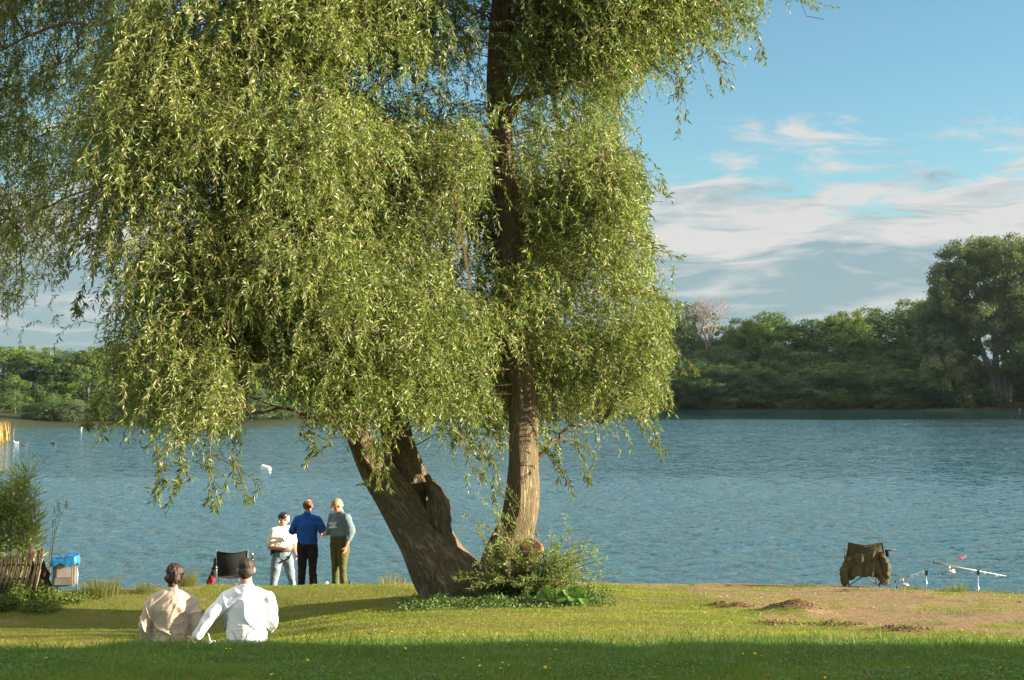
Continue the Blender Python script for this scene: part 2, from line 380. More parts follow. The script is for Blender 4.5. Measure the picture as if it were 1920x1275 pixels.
lft = t.math('LESS_THAN', sx.outputs[0], 8)
amp = t.math('MULTIPLY', t.ramp(gust, [(.3, .8), (.7, 1.15)]), t.math('MINIMUM', calm, 1.0))
nv = vadd(cnoise(vv, 11.0, 4), vmul(cnoise(vv, 3.0, 3), (.55, .55, 0)))
nv = vadd(nv, vmul(cnoise(vv, .5, 2), (.12, .12, 0)))
nv = vmul(vmul(nv, (.70, 1.55, 0)), t.comb(amp, amp, 0.0))
geo = t.add('ShaderNodeNewGeometry')
nrmn = t.add('ShaderNodeVectorMath', operation='NORMALIZE'); t.l.new(vadd(vadd(geo.outputs['Normal'], nv), t.comb(0.0, t.math('MULTIPLY', amp, -.05), 0.0)), nrmn.inputs[0]); t.l.new(nrmn.outputs[0], b.inputs['Normal'])
b.inputs['Base Color'].default_value = (.022, .074, .084, 1); b.inputs['Roughness'].default_value = .06; b.inputs['IOR'].default_value = 1.333; b.inputs['Specular IOR Level'].default_value = .5
tag(link('lake_water', wme, None, [m]), kind='structure')
# ------------------------------------------------------------------ the big willow
TD = 23.0
base = PT(895, 1118, TD); base.z = G(base.x, TD) - .05
willow = empty('willow_tree', base, 0, 'big crack willow with two leaning trunks and drooping silvery leaves on the grassy bank', 'tree')
inv = -np.array(base)
def world_part(acc, name, mat, parent, off, smooth=False):
    acc.V = [v - np.array(off) for v in acc.V]; return acc.obj(name, mat, parent, smooth)
def stem(rows, d0=TD):
    """rows: px,row,width px,d -> points and radii"""
    P = [PT(a, b, d) for a, b, wd, d in rows]; r = [wd * .95 / 2 / F * d for a, b, wd, d in rows]; return P, r
stA = [(856, 1135, 122, 23.0), (842, 1105, 108, 23.0), (812, 1050, 100, 23.0), (772, 985, 90, 23.0), (731, 920, 74, 22.95), (700, 868, 54, 22.75), (668, 805, 46, 22.0), (640, 720, 40, 21.7), (622, 620, 34, 21.5), (600, 500, 30, 21.2), (560, 360, 26, 21), (520, 200, 22, 20.8), (490, 20, 18, 20.6), (470, -150, 12, 20.6)]
stB = [(880, 1125, 120, 23.15), (836, 1060, 96, 23.25), (804, 990, 78, 23.3), (784, 930, 72, 23.3), (763, 870, 66, 23.25), (742, 800, 60, 23.15), (722, 720, 60, 22.8), (692, 600, 54, 22.7), (672, 480, 50, 22.6), (655, 340, 44, 22.6), (640, 180, 38, 22.6), (620, 0, 30, 22.6), (600, -200, 20, 22.6)]
stC = [(940, 1130, 125, 23.0), (944, 1090, 100, 22.9), (957, 1035, 82, 22.8), (970, 980, 72, 22.7), (980, 920, 64, 22.65), (984, 850, 60, 22.65), (981, 770, 58, 22.8), (972, 700, 54, 22.75), (962, 610, 50, 22.7), (956, 500, 46, 22.6), (950, 400, 46, 22.6), (944, 280, 44, 22.5), (936, 150, 44, 22.4), (938, 20, 42, 22.3), (945, -120, 32, 22.3), (950, -300, 18, 22.3)]
stems = []
for i, (nm, st) in enumerate((('trunk', stA), ('trunk', stB), ('trunk', stC))):
    P, r = stem(st); Ps, rs = spline(P, r, 90)
    Ps = Ps + np.stack([.02 * np.sin(np.arange(90) * .31 + i), .02 * np.cos(np.arange(90) * .27 + i), 0 * np.arange(90)], 1)
    stems.append((Ps, rs))
    a = Acc(); add_tube(a, Ps, rs, 40, rough=.16, seed=i * 5 + 1, ridges=.22)
    o_ = world_part(a, nm, M_bark, willow, base, True)
    o_['label'] = ['left trunk leaning far over to the left', 'inner stem with a knobbly burl on its right edge', 'right trunk, upright and sunlit along its right side'][i]
# burl and root flare, cut limb stump
a = Acc()
P, r = stem([(804, 905, 20, 23.05), (818, 930, 38, 22.95), (823, 960, 44, 22.95), (832, 995, 32, 23.0), (848, 1035, 22, 23.1)])
Ps, rs = spline(P, r, 30); rs = rs * (1 + .35 * (vn(np.arange(30) * .6, 0, 3) - .5)); add_tube(a, Ps, rs, 20, rough=.35, seed=9, ridges=.3)
P, r = stem([(800, 890, 12, 22.9), (815, 925, 18, 22.85), (826, 950, 16, 22.8)])
Ps, rs = spline(P, r, 16); add_tube(a, Ps, rs, 12, rough=.4, seed=12)
world_part(a, 'burl', M_bark, willow, base, True)
a = Acc()
for k, (x0, y0, x1, y1, wd) in enumerate([(812, 1095, 792, 1134, 36), (850, 1100, 838, 1142, 50), (900, 1095, 905, 1145, 56), (950, 1090, 965, 1140, 50), (985, 1090, 1020, 1130, 40)]):
    P, r = stem([(x0, y0, wd, 22.85), ((x0 + x1) / 2, (y0 + y1) / 2 - 3, wd * .9, 22.7), (x1, y1, wd * .5, 22.4)])
    Ps, rs = spline(P, r, 14); add_tube(a, Ps, rs, 14, rough=.3, seed=30 + k, ridges=.2)
world_part(a, 'root_flare', M_bark, willow, base, True)
a = Acc(); P, r = stem([(972, 1130, 62, 22.3), (982, 1085, 54, 22.25), (988, 1050, 50, 22.2), (992, 1030, 48, 22.15)])
Ps, rs = spline(P, r, 14); add_tube(a, Ps, rs, 24, rough=.12, seed=50, ridges=.12)
stump = world_part(a, 'sawn_limb', M_bark, willow, base, True)
a = Acc(); c = np.array(PT(992, 1029, 22.13)); th = np.linspace(0, 2 * math.pi, 25)[:-1]; nrmv = nrm(np.array([-.30, -.62, .8])); u_ = nrm(np.cross(nrmv, [0, 1, 0])); v_ = np.cross(nrmv, u_)
for q, (rr, up) in enumerate([(.212, -.05), (.212, .0), (.19, .012), (.10, .012), (.0, .012)]):
    ring = c + (np.cos(th)[:, None] * u_ + np.sin(th)[:, None] * v_) * rr * (1 + .08 * np.sin(th * 3)[:, None]) + nrmv * up
    a.V.append(ring); a.C.append(np.ones((24, 3))); a.U.append(np.zeros((24, 2)))
    if q: i = np.arange(24); a.Q.append(np.stack([(q - 1) * 24 + i, (q - 1) * 24 + (i + 1) % 24, q * 24 + (i + 1) % 24, q * 24 + i], 1))
    a.n += 24
M_cut = simple('sawn_wood', (.40, .19, .10), .75, .25, 14, .01)
o_ = world_part(a, 'cut_face', M_cut, stump, base)

# crown: regions in the view, each with its own distance, filled with drooping sprays
def inpoly(px, py, poly):
    r = np.zeros(px.shape, bool); n = len(poly); j = n - 1
    for i in range(n):
        xi, yi = poly[i]; xj, yj = poly[j]
        c_ = ((yi > py) != (yj > py)) & (px < (xj - xi) * (py - yi) / (yj - yi + 1e-9) + xi); r ^= c_; j = i
    return r
REG = [
 ([(345, -350), (335, 0), (275, 120), (235, 250), (200, 380), (168, 440), (160, 520), (180, 620), (165, 720), (185, 830), (240, 835), (295, 850), (345, 880), (430, 875), (455, 830), (450, 745), (500, 700), (545, 725), (575, 800), (620, 830), (655, 830), (655, -350)], 1180, lambda x: 17.6 + .0030 * (x - 170), 3.6, 1.0),
 ([(610, -350), (610, 840), (660, 855), (700, 890), (728, 900), (750, 850), (800, 845), (850, 865), (890, 905), (935, 890), (960, 840), (960, -350)], 790, lambda x: 19.4 + .0055 * (x - 620), 4.2, 1.0),
 ([(925, -350), (925, 850), (985, 870), (1020, 900), (1070, 890), (1100, 855), (1165, 850), (1235, 835), (1262, 720), (1258, 600), (1225, 520), (1222, 450), (1205, 400), (1232, 340), (1195, 300), (1140, 275), (1160, 230), (1215, 190), (1225, 100), (1240, -350)], 720, lambda x: 21.6 + .002 * (x - 930), 4.0, 1.0),
 ([(1180, -350), (1200, 110), (1260, 140), (1330, 155), (1362, 140), (1405, 60), (1440, 10), (1500, -60), (1520, -350)], 120, lambda x: 21.6 + 0 * x, 2.6, .9),
 ([(1000, -60), (1000, 200), (1100, 190), (1200, 150), (1290, 100), (1380, 20), (1400, -60)], 150, lambda x: 21.2 + 0 * x, 1.6, .9),
 ([(945, 90), (950, 240), (1060, 250), (1150, 190), (1140, 80)], 70, lambda x: 21.4 + 0 * x, 1.0, .8),
 ([(985, -80), (985, 185), (1050, 200), (1140, 160), (1230, 130), (1240, -80)], 170, lambda x: 20.9 + 0 * x, 1.2, .8),
 ([(-150, -350), (-150, 630), (0, 665), (50, 672), (95, 650), (112, 545), (140, 420), (240, 340), (330, 330), (340, -350)], 340, lambda x: 23.5 + 0 * x, 4.5, .8),
 ([(-150, -350), (-150, 70), (60, 130), (200, 120), (345, 150), (345, -350)], 190, lambda x: 22.5 + 0 * x, 4.5, .8)]
SC_ = []   # spray centres (world)
for poly, n, dF, th_, dens in REG:
    xs = [p[0] for p in poly]; ys = [p[1] for p in poly]; got = 0
    while got < n:
        px = rng.uniform(min(xs), max(xs), 400); py = rng.uniform(min(ys), max(ys), 400)
        k = inpoly(px, py + rng.uniform(0, 60, 400), poly) & inpoly(px, py, poly)
        # clumping: irregular gaps through the crown
        g_ = fbm(px / 95 + 3, py / 120 + 5, 77, 3); k &= (g_ + rng.uniform(-.12, .12, 400) > .41 - .05 * (px > 960)) | (dens < .85)
        for x, y in zip(px[k], py[k]):
            y -= 35
            q = rng.beta(1.0, 1.5) * th_; d = dF(x) + q + (fbm(np.array(x / 110.), np.array(y / 110.), 90, 2) - .4) * 2.4
            if 905 < x < 1000 and y > -60:
                gap = not (130 < y < 215 or 240 < y < 330 and x < 950 or 500 < y < 640)
                if gap: d = max(d, 23.1 + rng.uniform(0, 2.6))
            if y > 800 and 640 < x < 860 and rng.random() < .6: continue
            SC_.append((x, y, d)); got += 1
            if got >= n: break
SC_ = np.array(SC_)
CW = np.array([PT(x, y, d) for x, y, d in SC_])
# strands
per = 14; ns = len(CW) * per; cid = np.repeat(np.arange(len(CW)), per)
S0 = CW[cid] + rng.normal(0, 1, (ns, 3)) * [.27, .27, .25] + [0, 0, .30]
# outward lean of every spray: away from the crown's middle, slightly random per spray
ctr = np.array([-2.6, 22.3, 9.0]); od = CW - ctr; od[:, 2] *= .3; od = nrm(od + rng.normal(0, 1.9, od.shape) * [1, 1, .3])
out = nrm(od[cid] + rng.normal(0, .7, (ns, 3))); out[:, 2] = np.abs(out[:, 2]) * .35
ln = rng.gamma(4, .115, ns).clip(.2, 1.4); spread = rng.uniform(.5, 2.1, ns)
KL = 28; tt = np.linspace(.03, 1, KL)
def path(t):
    t = np.asarray(t)[None, :, None]; L_ = ln[:, None, None]
    return S0[:, None] + out[:, None] * (L_ * spread[:, None, None] * (1 - np.exp(-2.2 * t)) * .75) + np.array([0, 0, -1.0]) * L_ * (-.05 * t + .75 * t ** 1.9)
tj = tt
PP = path(tj); TG = nrm(np.gradient(PP, axis=1))
px, py = proj(PP)
tipx, tipy = px[:, -1], py[:, -1]
okm = np.zeros(ns, bool)
jit = rng.normal(0, 16, ns)
wx_ = (fbm(tipx / 70, tipy / 55, 61, 3) - .45) * 70; wy_ = (fbm(tipx / 48, tipy / 70, 62, 3) - .45) * 120
for poly, *_ in REG: okm |= inpoly(tipx + rng.normal(0, 7, ns) + wx_, tipy - 26 + jit * 1.0 + wy_, poly)
okm |= tipy < -20
# keep the upright trunk in view
okm &= ~((np.abs(np.interp(tipy, [0, 150, 300, 500, 700, 800], [940, 936, 945, 956, 972, 983]) - tipx) < 26) & (PP[:, -1, 1] < 22.9) & (tipy > -30) & ~((tipy > 150) & (tipy < 240)) & ~((tipy > 520) & (tipy < 680)) & (rng.random(ns) < .93))
okm &= ~((tipy > 880) & (tipx > 480) & (tipx < 1000) & (PP[:, -1, 1] < 23) & (rng.random(ns) < .55))
keep = np.nonzero(okm)[0]
step = ln / KL
# number of leaves follows the strand length (about one per 2.6 cm)
idx = keep; PPk = PP[idx]; TGk = TG[idx]; nl = len(idx)
kp = rng.random((nl, KL)) < np.clip(ln[idx][:, None] / KL / .018, .3, 1)
Pl = PPk[kp]; Tl = TGk[kp]; sid = np.repeat(np.arange(nl)[:, None], KL, 1)[kp]
n = len(Pl); rnd = nrm(rng.normal(0, 1, (n, 3))); side = nrm(np.cross(Tl, rnd))
ang = rng.uniform(.45, 1.35, n)[:, None]
Dl = Tl * np.cos(ang) + side * np.sin(ang) + [0, 0, -.18]
Nl = nrm(rng.normal(0, .75, (n, 3)) + [.25, -.45, .55])
pale = rng.random(n)[:, None]; sv = (vn(np.arange(nl) * 1.0, 0, 4)[sid])[:, None]; cl = rng.random(len(CW))[cid[idx]][sid][:, None]
yel = np.clip((CW[:, 0] + 8) / 7, 0, 1)[cid[idx]][sid][:, None]        # the right side of the crown is a fresher green
ca = np.array([.092, .130, .018]) * (1 - yel) + np.array([.068, .125, .018]) * yel
cb = np.array([.225, .24, .038]) * (1 - yel) + np.array([.165, .23, .038]) * yel
Cl = ca * (1 - sv) + cb * sv
Cl = np.where(pale > .71, np.array([.40, .42, .20]), Cl); Cl = np.where((pale < .04), np.array([.20, .115, .035]), Cl)
Cl = Cl * (.75 + .5 * cl)
a = Acc(); leaves(a, Pl, Dl, Nl, rng.uniform(.06, .12, n), rng.uniform(.015, .024, n), Cl)
# single long twigs that stick out of the outline
OUT = []
for pts, d in [([(1120, 335), (1190, 325), (1262, 362)], 22.0), ([(1130, 300), (1200, 290), (1235, 345)], 22.2), ([(1150, 440), (1210, 450), (1258, 470)], 22), ([(1180, 540), (1225, 545), (1262, 560)], 22), ([(1215, 100), (1262, 150), (1277, 238)], 21.8), ([(1240, 90), (1262, 130), (1268, 190)], 21.9), ([(1400, -20), (1470, -5), (1542, 12)], 21.8), ([(1330, 60), (1350, 110), (1352, 158)], 21.8), ([(1380, 30), (1420, 60), (1428, 105)], 21.8),
                ([(1190, 640), (1240, 650), (1272, 700)], 22), ([(1200, 760), (1232, 800), (1236, 850)], 22), ([(1080, 820), (1105, 860), (1100, 905)], 22), ([(1030, 830), (1045, 880), (1072, 920)], 22.2), ([(905, 830), (925, 880), (930, 940)], 22), ([(860, 800), (880, 860), (905, 905)], 21.5), ([(340, 860), (350, 905), (318, 945)], 18), ([(380, 860), (400, 900), (385, 955)], 17.8), ([(430, 850), (450, 890), (462, 940)], 18.2), ([(300, 830), (300, 880), (290, 920)], 18.3), ([(170, 430), (150, 480), (128, 510)], 20), ([(170, 540), (150, 570), (130, 590)], 20), ([(185, 740), (168, 780), (178, 820)], 18.5), ([(580, 800), (590, 830), (585, 855)], 19.5), ([(700, 820), (715, 870), (712, 915)], 20.5), ([(720, 830), (722, 860), (705, 905)], 20.5)]:
    for q in range(3):
        P3 = [np.array(PT(u + rng.normal(0, 15), v + rng.normal(0, 12), d + rng.normal(0, .15))) for u, v in pts]; Ps, rs = spline(P3, [.006, .004, .0015], 26); OUT.append((Ps, rs)); m_ = 44
        ix = rng.integers(1, 26, m_); T_ = nrm(np.gradient(Ps, axis=0))[ix]; sd_ = nrm(np.cross(T_, rng.normal(0, 1, (m_, 3)))); tn = rng.random((m_, 1))
        leaves(a, Ps[ix], T_ * .75 + sd_ * .7 + [0, 0, -.15], nrm(rng.normal(0, .7, (m_, 3)) + [.25, -.45, .5]), rng.uniform(.08, .14, m_), rng.uniform(.018, .028, m_), np.array([.09, .13, .022]) * (1 - tn) + np.array([.2, .22, .06]) * tn)
# shoots from the base and low hanging twigs share the leaf builder
world_part(a, 'crown', M_leaf, willow, base)
print('willow leaves', n)
# hanging twigs, as thin three-sided rods
def rods(acc, P0, P1, w0, w1, C=None):
    n = len(P0); D = nrm(P1 - P0); A = nrm(np.cross(D, np.array([.3, 1, .2]))); B = np.cross(D, A); V = []
    w0 = np.broadcast_to(w0, (n,)); w1 = np.broadcast_to(w1, (n,))
    for P, w_ in ((P0, w0), (P1, w1)):
        for k in range(3):
            an = k * 2.0944; V.append(P + (A * math.cos(an) + B * math.sin(an)) * w_[:, None])
    V = np.stack(V, 1).reshape(-1, 3); b = np.arange(n)[:, None] * 6
    acc.add(V, Q=np.concatenate([b + np.array([[k, (k + 1) % 3, 3 + (k + 1) % 3, 3 + k]]) for k in range(3)]), C=C)
a = Acc(); s = [0, 7, 14, 21, 27]
for Ps, rs in OUT: add_tube(a, Ps[::3], rs[::3], 4)
for P3 in [[(1335, 90), (1345, 112), (1378, 122)], [(1340, 100), (1372, 128), (1380, 150)], [(1500, 0), (1512, 30), (1545, 36)]]: add_tube(a, [PT(u, v, 21.8) for u, v in P3], .006, 4)
for i in range(4): rods(a, PPk[:, s[i]], PPk[:, s[i + 1]], .0042 - i * .0007, .0035 - i * .0007)
# limbs: each spray is reached from the nearest stem by way of a limb
allS = np.concatenate([p[25:] for p, r in stems]); allR = np.concatenate([r[25:] for p, r in stems])
nL = 58; lim = CW[rng.choice(len(CW), nL, replace=False)]
lim = np.vstack([lim, [np.array(PT(*q)) for q in [(1240, 45, 21.9), (1330, 15, 22), (1430, -30, 22), (60, 260, 24), (110, 120, 24), (30, 420, 24.5), (250, 700, 19), (330, 500, 19), (420, 700, 19)]]])
limpts = []
for e in lim:
    dz = allS[:, 2] - (e[2] - np.random.default_rng(int(abs(e[0]) * 1000)).uniform(.0, 1.6)); hd = np.hypot(allS[:, 0] - e[0], allS[:, 1] - e[1])
    k = np.argmin(np.abs(dz) * 1.3 + hd); s_ = allS[k]; L_ = np.linalg.norm(e - s_)
    m1 = s_ + (e - s_) * .35 + [0, 0, L_ * .16]; m2 = s_ + (e - s_) * .7 + [0, 0, L_ * .14]
    Ps, rs = spline([s_, m1, m2, e], [min(allR[k] * .35, .05), .034, .022, .010], 16)
    Ps[1:-1] += rng.normal(0, .03, (14, 3)); limpts.append(Ps[4:]); add_tube(a, Ps, rs, 7, rough=.1)
Ps, rs = spline([PT(945, 190, 22.4), PT(1040, 165, 22.2), (PT(1130, 105, 22.0)), PT(1210, 62, 21.9), PT(1300, 22, 21.9), PT(1420, -30, 22)], [.06, .055, .05, .04, .03, .015], 30); limpts.append(Ps); add_tube(a, Ps, rs, 10, rough=.15)
lp = np.concatenate(limpts + [p[30:] for p, r in stems])
for i in range(0, len(CW)):
    c_ = CW[i] + [0, 0, .3]; dd = ((lp - c_) ** 2).sum(1); k = np.argmin(dd)
    if dd[k] > 9: continue
    mid = (lp[k] + c_) / 2 + [0, 0, .12]; rods(a, np.array([lp[k], mid]), np.array([mid, c_]), np.array([.014, .009]), np.array([.009, .005]))
world_part(a, 'branches', M_twig, willow, base)

# ------------------------------------------------------------------ far woods
def limb_tree(acc, h, r0, spread, seed, n=7, top=.75, lean=0):
    rr = np.random.default_rng(seed); tips = []
    Ps, rs = spline([(0, 0, -.4), (lean * .2, 0, h * .25), (lean * .6, .1, h * .5), (lean, 0, h * top)], [r0 * 1.2, r0 * .85, r0 * .6, r0 * .2], 14); add_tube(acc, Ps, rs, 8, rough=.15)
    for k in range(n):
        i = int(3 + 9 * k / n); s_ = Ps[i]; an = rr.uniform(0, 6.28); L_ = spread * rr.uniform(.5, .95)
        e = s_ + np.array([math.cos(an) * L_, math.sin(an) * L_, h * rr.uniform(.12, .3)])
        P2, r2 = spline([s_, (s_ + e) / 2 + [0, 0, -.05 * h], e], [rs[i] * .55, rs[i] * .35, .03], 8); add_tube(acc, P2, r2, 5); tips.append(e)
    return tips
def crown_np(acc, h, wd, seed, nlobe, nleaf, size, c1, c2, base_h=.12, flat=1.0, lob=.34, droop=0.0):
    """foliage on many overlapping lobes; h full height, wd width"""
    rr = np.random.default_rng(seed); lobes = []
    for k in range(nlobe):
        z = rr.uniform(base_h, .93) ** .85; prof = math.sqrt(max(.03, 1 - ((z - .48) / .56) ** 2))
        an = rr.uniform(0, 6.28); rad = wd / 2 * prof * rr.uniform(.25, .82)
        s = wd * lob * rr.uniform(.55, 1.1) * (.6 + .5 * prof)
        lobes.append((math.cos(an) * rad, math.sin(an) * rad, h * z, s, s * rr.uniform(.6, .95) * flat, rr.uniform(0, 1)))
    per_ = nleaf // nlobe
    for (x, y, z, s, sz, tone) in lobes:
        d = nrm(rr.normal(0, 1, (per_, 3))); d[:, 2] = np.where(d[:, 2] < -.45, -d[:, 2] * .6, d[:, 2])
        # sub-clumps: pull leaves to random bumps on the lobe
        bumps = nrm(rr.normal(0, 1, (16, 3))); bi = np.argmax(d @ bumps.T, 1); d2 = nrm(d * .55 + bumps[bi] * .6)
        rad = (.72 + .38 * rr.random((per_, 1)) ** .6) * (.88 + .25 * rr.random(16)[bi][:, None])
        P = np.array([x, y, z]) + d2 * rad * [s, s, sz] + rr.normal(0, .10, (per_, 3)) * s
        N = nrm(d2 + rr.normal(0, .55, (per_, 3))); D = nrm(np.cross(N, rr.normal(0, 1, (per_, 3))) + [0, 0, -droop])
        mixv = np.clip(tone * .6 + rr.random((per_, 1)) * .3 + rr.random(16)[bi][:, None] * .25, 0, 1)
        C = np.array(c1) * (1 - mixv) + np.array(c2) * mixv
        L_ = size * rr.uniform(.6, 1.3, per_)
        leaves(acc, P, D, N, L_, L_ * .75, C, fold=.05)
KINDS = [
 # name, h, w, nlobe, nleaf, size, c1, c2, base_h, flat, lob, droop
 ('broadleaf', 14, 10.5, 26, 21000, .26, (.028, .075, .024), (.125, .175, .026), .06, 1.0, .26, 0),
 ('broadleaf', 12, 11.5, 30, 21000, .26, (.024, .070, .030), (.095, .155, .032), .04, .9, .24, 0),
 ('broadleaf', 15, 8.5, 24, 20000, .25, (.030, .078, .024), (.145, .195, .026), .05, 1.2, .26, 0),
 ('willowy', 13, 11, 34, 21000, .28, (.05, .09, .045), (.13, .165, .06), .04, 1.2, .22, .7)]
PROTO = []
for k, (nm, h, wd, nlo, nle, sz, c1, c2, bh, fl, lo_, dr) in enumerate(KINDS):
    a = Acc(); limb_tree(a, h, .32, wd * .45, k + 3); tm = a.mesh('far_tree_trunk')
    tm.materials.append(M_bark2)
    a = Acc(); crown_np(a, h, wd, k + 11, nlo, nle, sz, c1, c2, bh, fl, lo_, dr); cm = a.mesh('far_tree_crown'); cm.materials.append(M_fol)
    PROTO.append((max(v.co.z for v in cm.vertices) * .985, wd, tm, cm))
def far_tree(px, y, top_row, kind, label, group, wscale=1.0, rz=None, name='broadleaf_tree', row=False):
    p = PT(px, 760, y); x = p.x; z0 = G(x, y)
    top = PT(px, top_row, y).z; h, wd, tm, cm = PROTO[kind]; s = (top - z0) / h
    e = empty(name, (x, y, z0), rng.uniform(0, 6.28) if rz is None else rz, label, 'tree', group)
    e.scale = (s * wscale, s * wscale, s)
    link('trunk', tm, e); link('crown', cm, e); return e
LR = 'dark bushy tree in the shaded wood lining the far right shore'
right = [(1165, 243, 590, 0), (1215, 240, 600, 3), (1268, 246, 556, 3), (1310, 243, 622, 1), (1362, 246, 602, 0), (1405, 238, 588, 2), (1446, 246, 574, 0), (1500, 243, 578, 1), (1545, 247, 590, 0), (1590, 240, 572, 2), (1640, 246, 566, 0), (1690, 243, 560, 1), (1728, 248, 552, 2)]
for i, (px_, y_, tr, k) in enumerate(right):
    far_tree(px_, y_, tr + 8, k, LR, 'trees along the far right shore', 1.25)
LB = 'low dark bush overhanging the water below the far right wood'
for i, px_ in enumerate(range(1180, 1860, 46)):
    far_tree(px_ + rng.uniform(-10, 10), 226 + rng.uniform(-1, 1.5), 676 + rng.uniform(-16, 18), [1, 3, 0][i % 3], LB, 'bushes overhanging the far right water', 1.75, name='bush')
for e_ in [q for q in bpy.data.objects if q.get('label') == LB]: e_['category'] = 'bush'; e_.location.z -= .8
for i, px_ in enumerate(list(range(1200, 1840, 52)) + [1790, 1835, 1880, 1925, 1970]):
    e = far_tree(px_ + rng.uniform(-12, 12), 236.5 if px_ < 1780 else 246, (640 if px_ < 1780 else 672) + rng.uniform(-14, 10), [3, 1, 0][i % 3], 'tall dark shrub filling the shade between the far right trees', 'tall shrubs in the far right wood', 1.5, name='bush'); e['category'] = 'bush'; e.location.z -= 1.2
# the big pale-trunked willow at the far right
bw = empty('willow_tree', (PT(1866, 760, 214).x, 226, G(PT(1866, 760, 214).x, 226)), 0, 'tall grey-green willow with several pale trunks on the far right shore', 'tree')
yb = 226; sc_ = yb / F
for k, pts in enumerate([[(1866, 752), (1856, 700), (1835, 640), (1808, 580), (1790, 530)], [(1872, 750), (1868, 690), (1862, 620), (1845, 560), (1850, 490)], [(1880, 752), (1884, 690), (1880, 610), (1884, 540), (1878, 480)], [(1888, 752), (1896, 690), (1900, 620), (1915, 560), (1930, 500)]]):
    a = Acc(); P = [PT(u, v, yb + (k - 1.5) * .5) - Vector(bw.location) for u, v in pts]; Ps, rs = spline(P, [.72, .5, .40, .28, .12], 18); add_tube(a, Ps, rs, 10, rough=.15, seed=k); a.obj('trunk', M_bark2, bw, True)
    a.V = a.V
a = Acc(); H_ = 255 * sc_
lob_ = [(1778, 520, 42), (1800, 490, 44), (1838, 478, 40), (1875, 475, 44), (1915, 480, 46), (1960, 500, 50), (1765, 560, 34), (1790, 575, 46), (1830, 540, 50), (1880, 530, 52), (1935, 550, 56), (1780, 620, 46), (1835, 600, 46), (1890, 590, 50), (1940, 620, 56), (1770, 655, 40), (1815, 650, 36), (1905, 650, 40), (1965, 670, 50), (1990, 560, 50), (1925, 690, 30), (1765, 700, 40), (1750, 640, 40), (1745, 590, 34), (1800, 690, 40), (1745, 735, 34), (1790, 738, 30)]
rr = np.random.default_rng(5)
for (u, v, rpx) in lob_:
    for q in range(2):
        c_ = PT(u + rr.uniform(-8, 8), v + rr.uniform(-6, 6), yb + rr.uniform(-5.5, 5.5)) - Vector(bw.location); s_ = rpx * sc_ * .85; n_ = 2300
        d = nrm(rr.normal(0, 1, (n_, 3))); bumps = nrm(rr.normal(0, 1, (14, 3))); bi = np.argmax(d @ bumps.T, 1); d2 = nrm(d * .55 + bumps[bi] * .6)
        P = np.array(c_) + d2 * (.45 + .7 * rr.random((n_, 1)) ** .7) * [s_, s_, s_ * .85] * (.8 + .4 * rr.random(14)[bi][:, None]) + rr.normal(0, .18, (n_, 3))
        N = nrm(d2 + rr.normal(0, .7, (n_, 3))); mixv = np.clip(rr.random() * .5 + rr.random((n_, 1)) * .5, 0, 1)
        leaves(a, P, nrm(np.cross(N, rr.normal(0, 1, (n_, 3))) + [0, 0, -.5]), N, rr.uniform(.3, .6, n_), rr.uniform(.14, .26, n_), np.array([.08, .115, .055]) * (1 - mixv) + np.array([.20, .225, .09]) * mixv)
a.obj('crown', M_fol, bw)
# wood on the shore beyond the right edge of the picture: it shades the far bank
for i, (x_, y_, h_, k) in enumerate([(98, 226, 20, 0), (104, 214, 21, 1), (108, 200, 24, 2), (110, 186, 22, 0), (113, 172, 18, 1), (116, 158, 17, 3), (119, 142, 18, 0), (100, 240, 21, 1), (88, 244, 20, 2), (121, 126, 17, 2), (124, 110, 17, 1), (92, 232, 18, 0)]):
    h, wd, tm, cm = PROTO[k]; s = h_ / h
    e = empty('broadleaf_tree', (x_, y_, G(x_, y_)), rng.uniform(0, 6.28), 'leafy tree on the lake shore beyond the right edge of the view', 'tree', 'trees on the shore beyond the right edge'); e.scale = (s * 1.2, s * 1.2, s)
    link('trunk', tm, e); link('crown', cm, e)
# bare tree
bt = empty('bare_tree', (PT(1330, 760, 238).x, 240, .8), 0, 'leafless pinkish-grey tree standing above the far right wood', 'tree')
a = Acc(); rr = np.random.default_rng(8)
def grow(p, d, L_, r_, lv):
    e = p + d * L_; mid = (p + e) / 2 + rr.normal(0, .05, 3) * L_; Ps, rs = spline([p, mid, e], [r_, r_ * .8, r_ * .62], 5); add_tube(a, Ps, rs, 4, caps=False)
    if lv == 0: return
    for k in range(3 if lv > 1 else 2):
        nd = nrm(d + rr.normal(0, .34, 3) + [0, 0, .18]); grow(p + (e - p) * rr.uniform(.55, 1.0), nd, L_ * rr.uniform(.6, .82), r_ * .58, lv - 1)
grow(np.array([0, 0, -.3]), np.array([0, 0, 1.]), 10.0, .26, 0)
for k in range(6): grow(np.array([0, 0, 9.4]), nrm(np.array([(k - 2.5) * .2, rr.normal(0, .2), 1.1])), 3.2, .10, 4)
o_ = a.obj('trunk', simple('bare_wood', (.25, .19, .17), .9), bt)
s_ = (PT(1330, 548, 240).z - .8) / max(v[:, 2].max() for v in a.V); bt.scale = (s_, s_, s_)
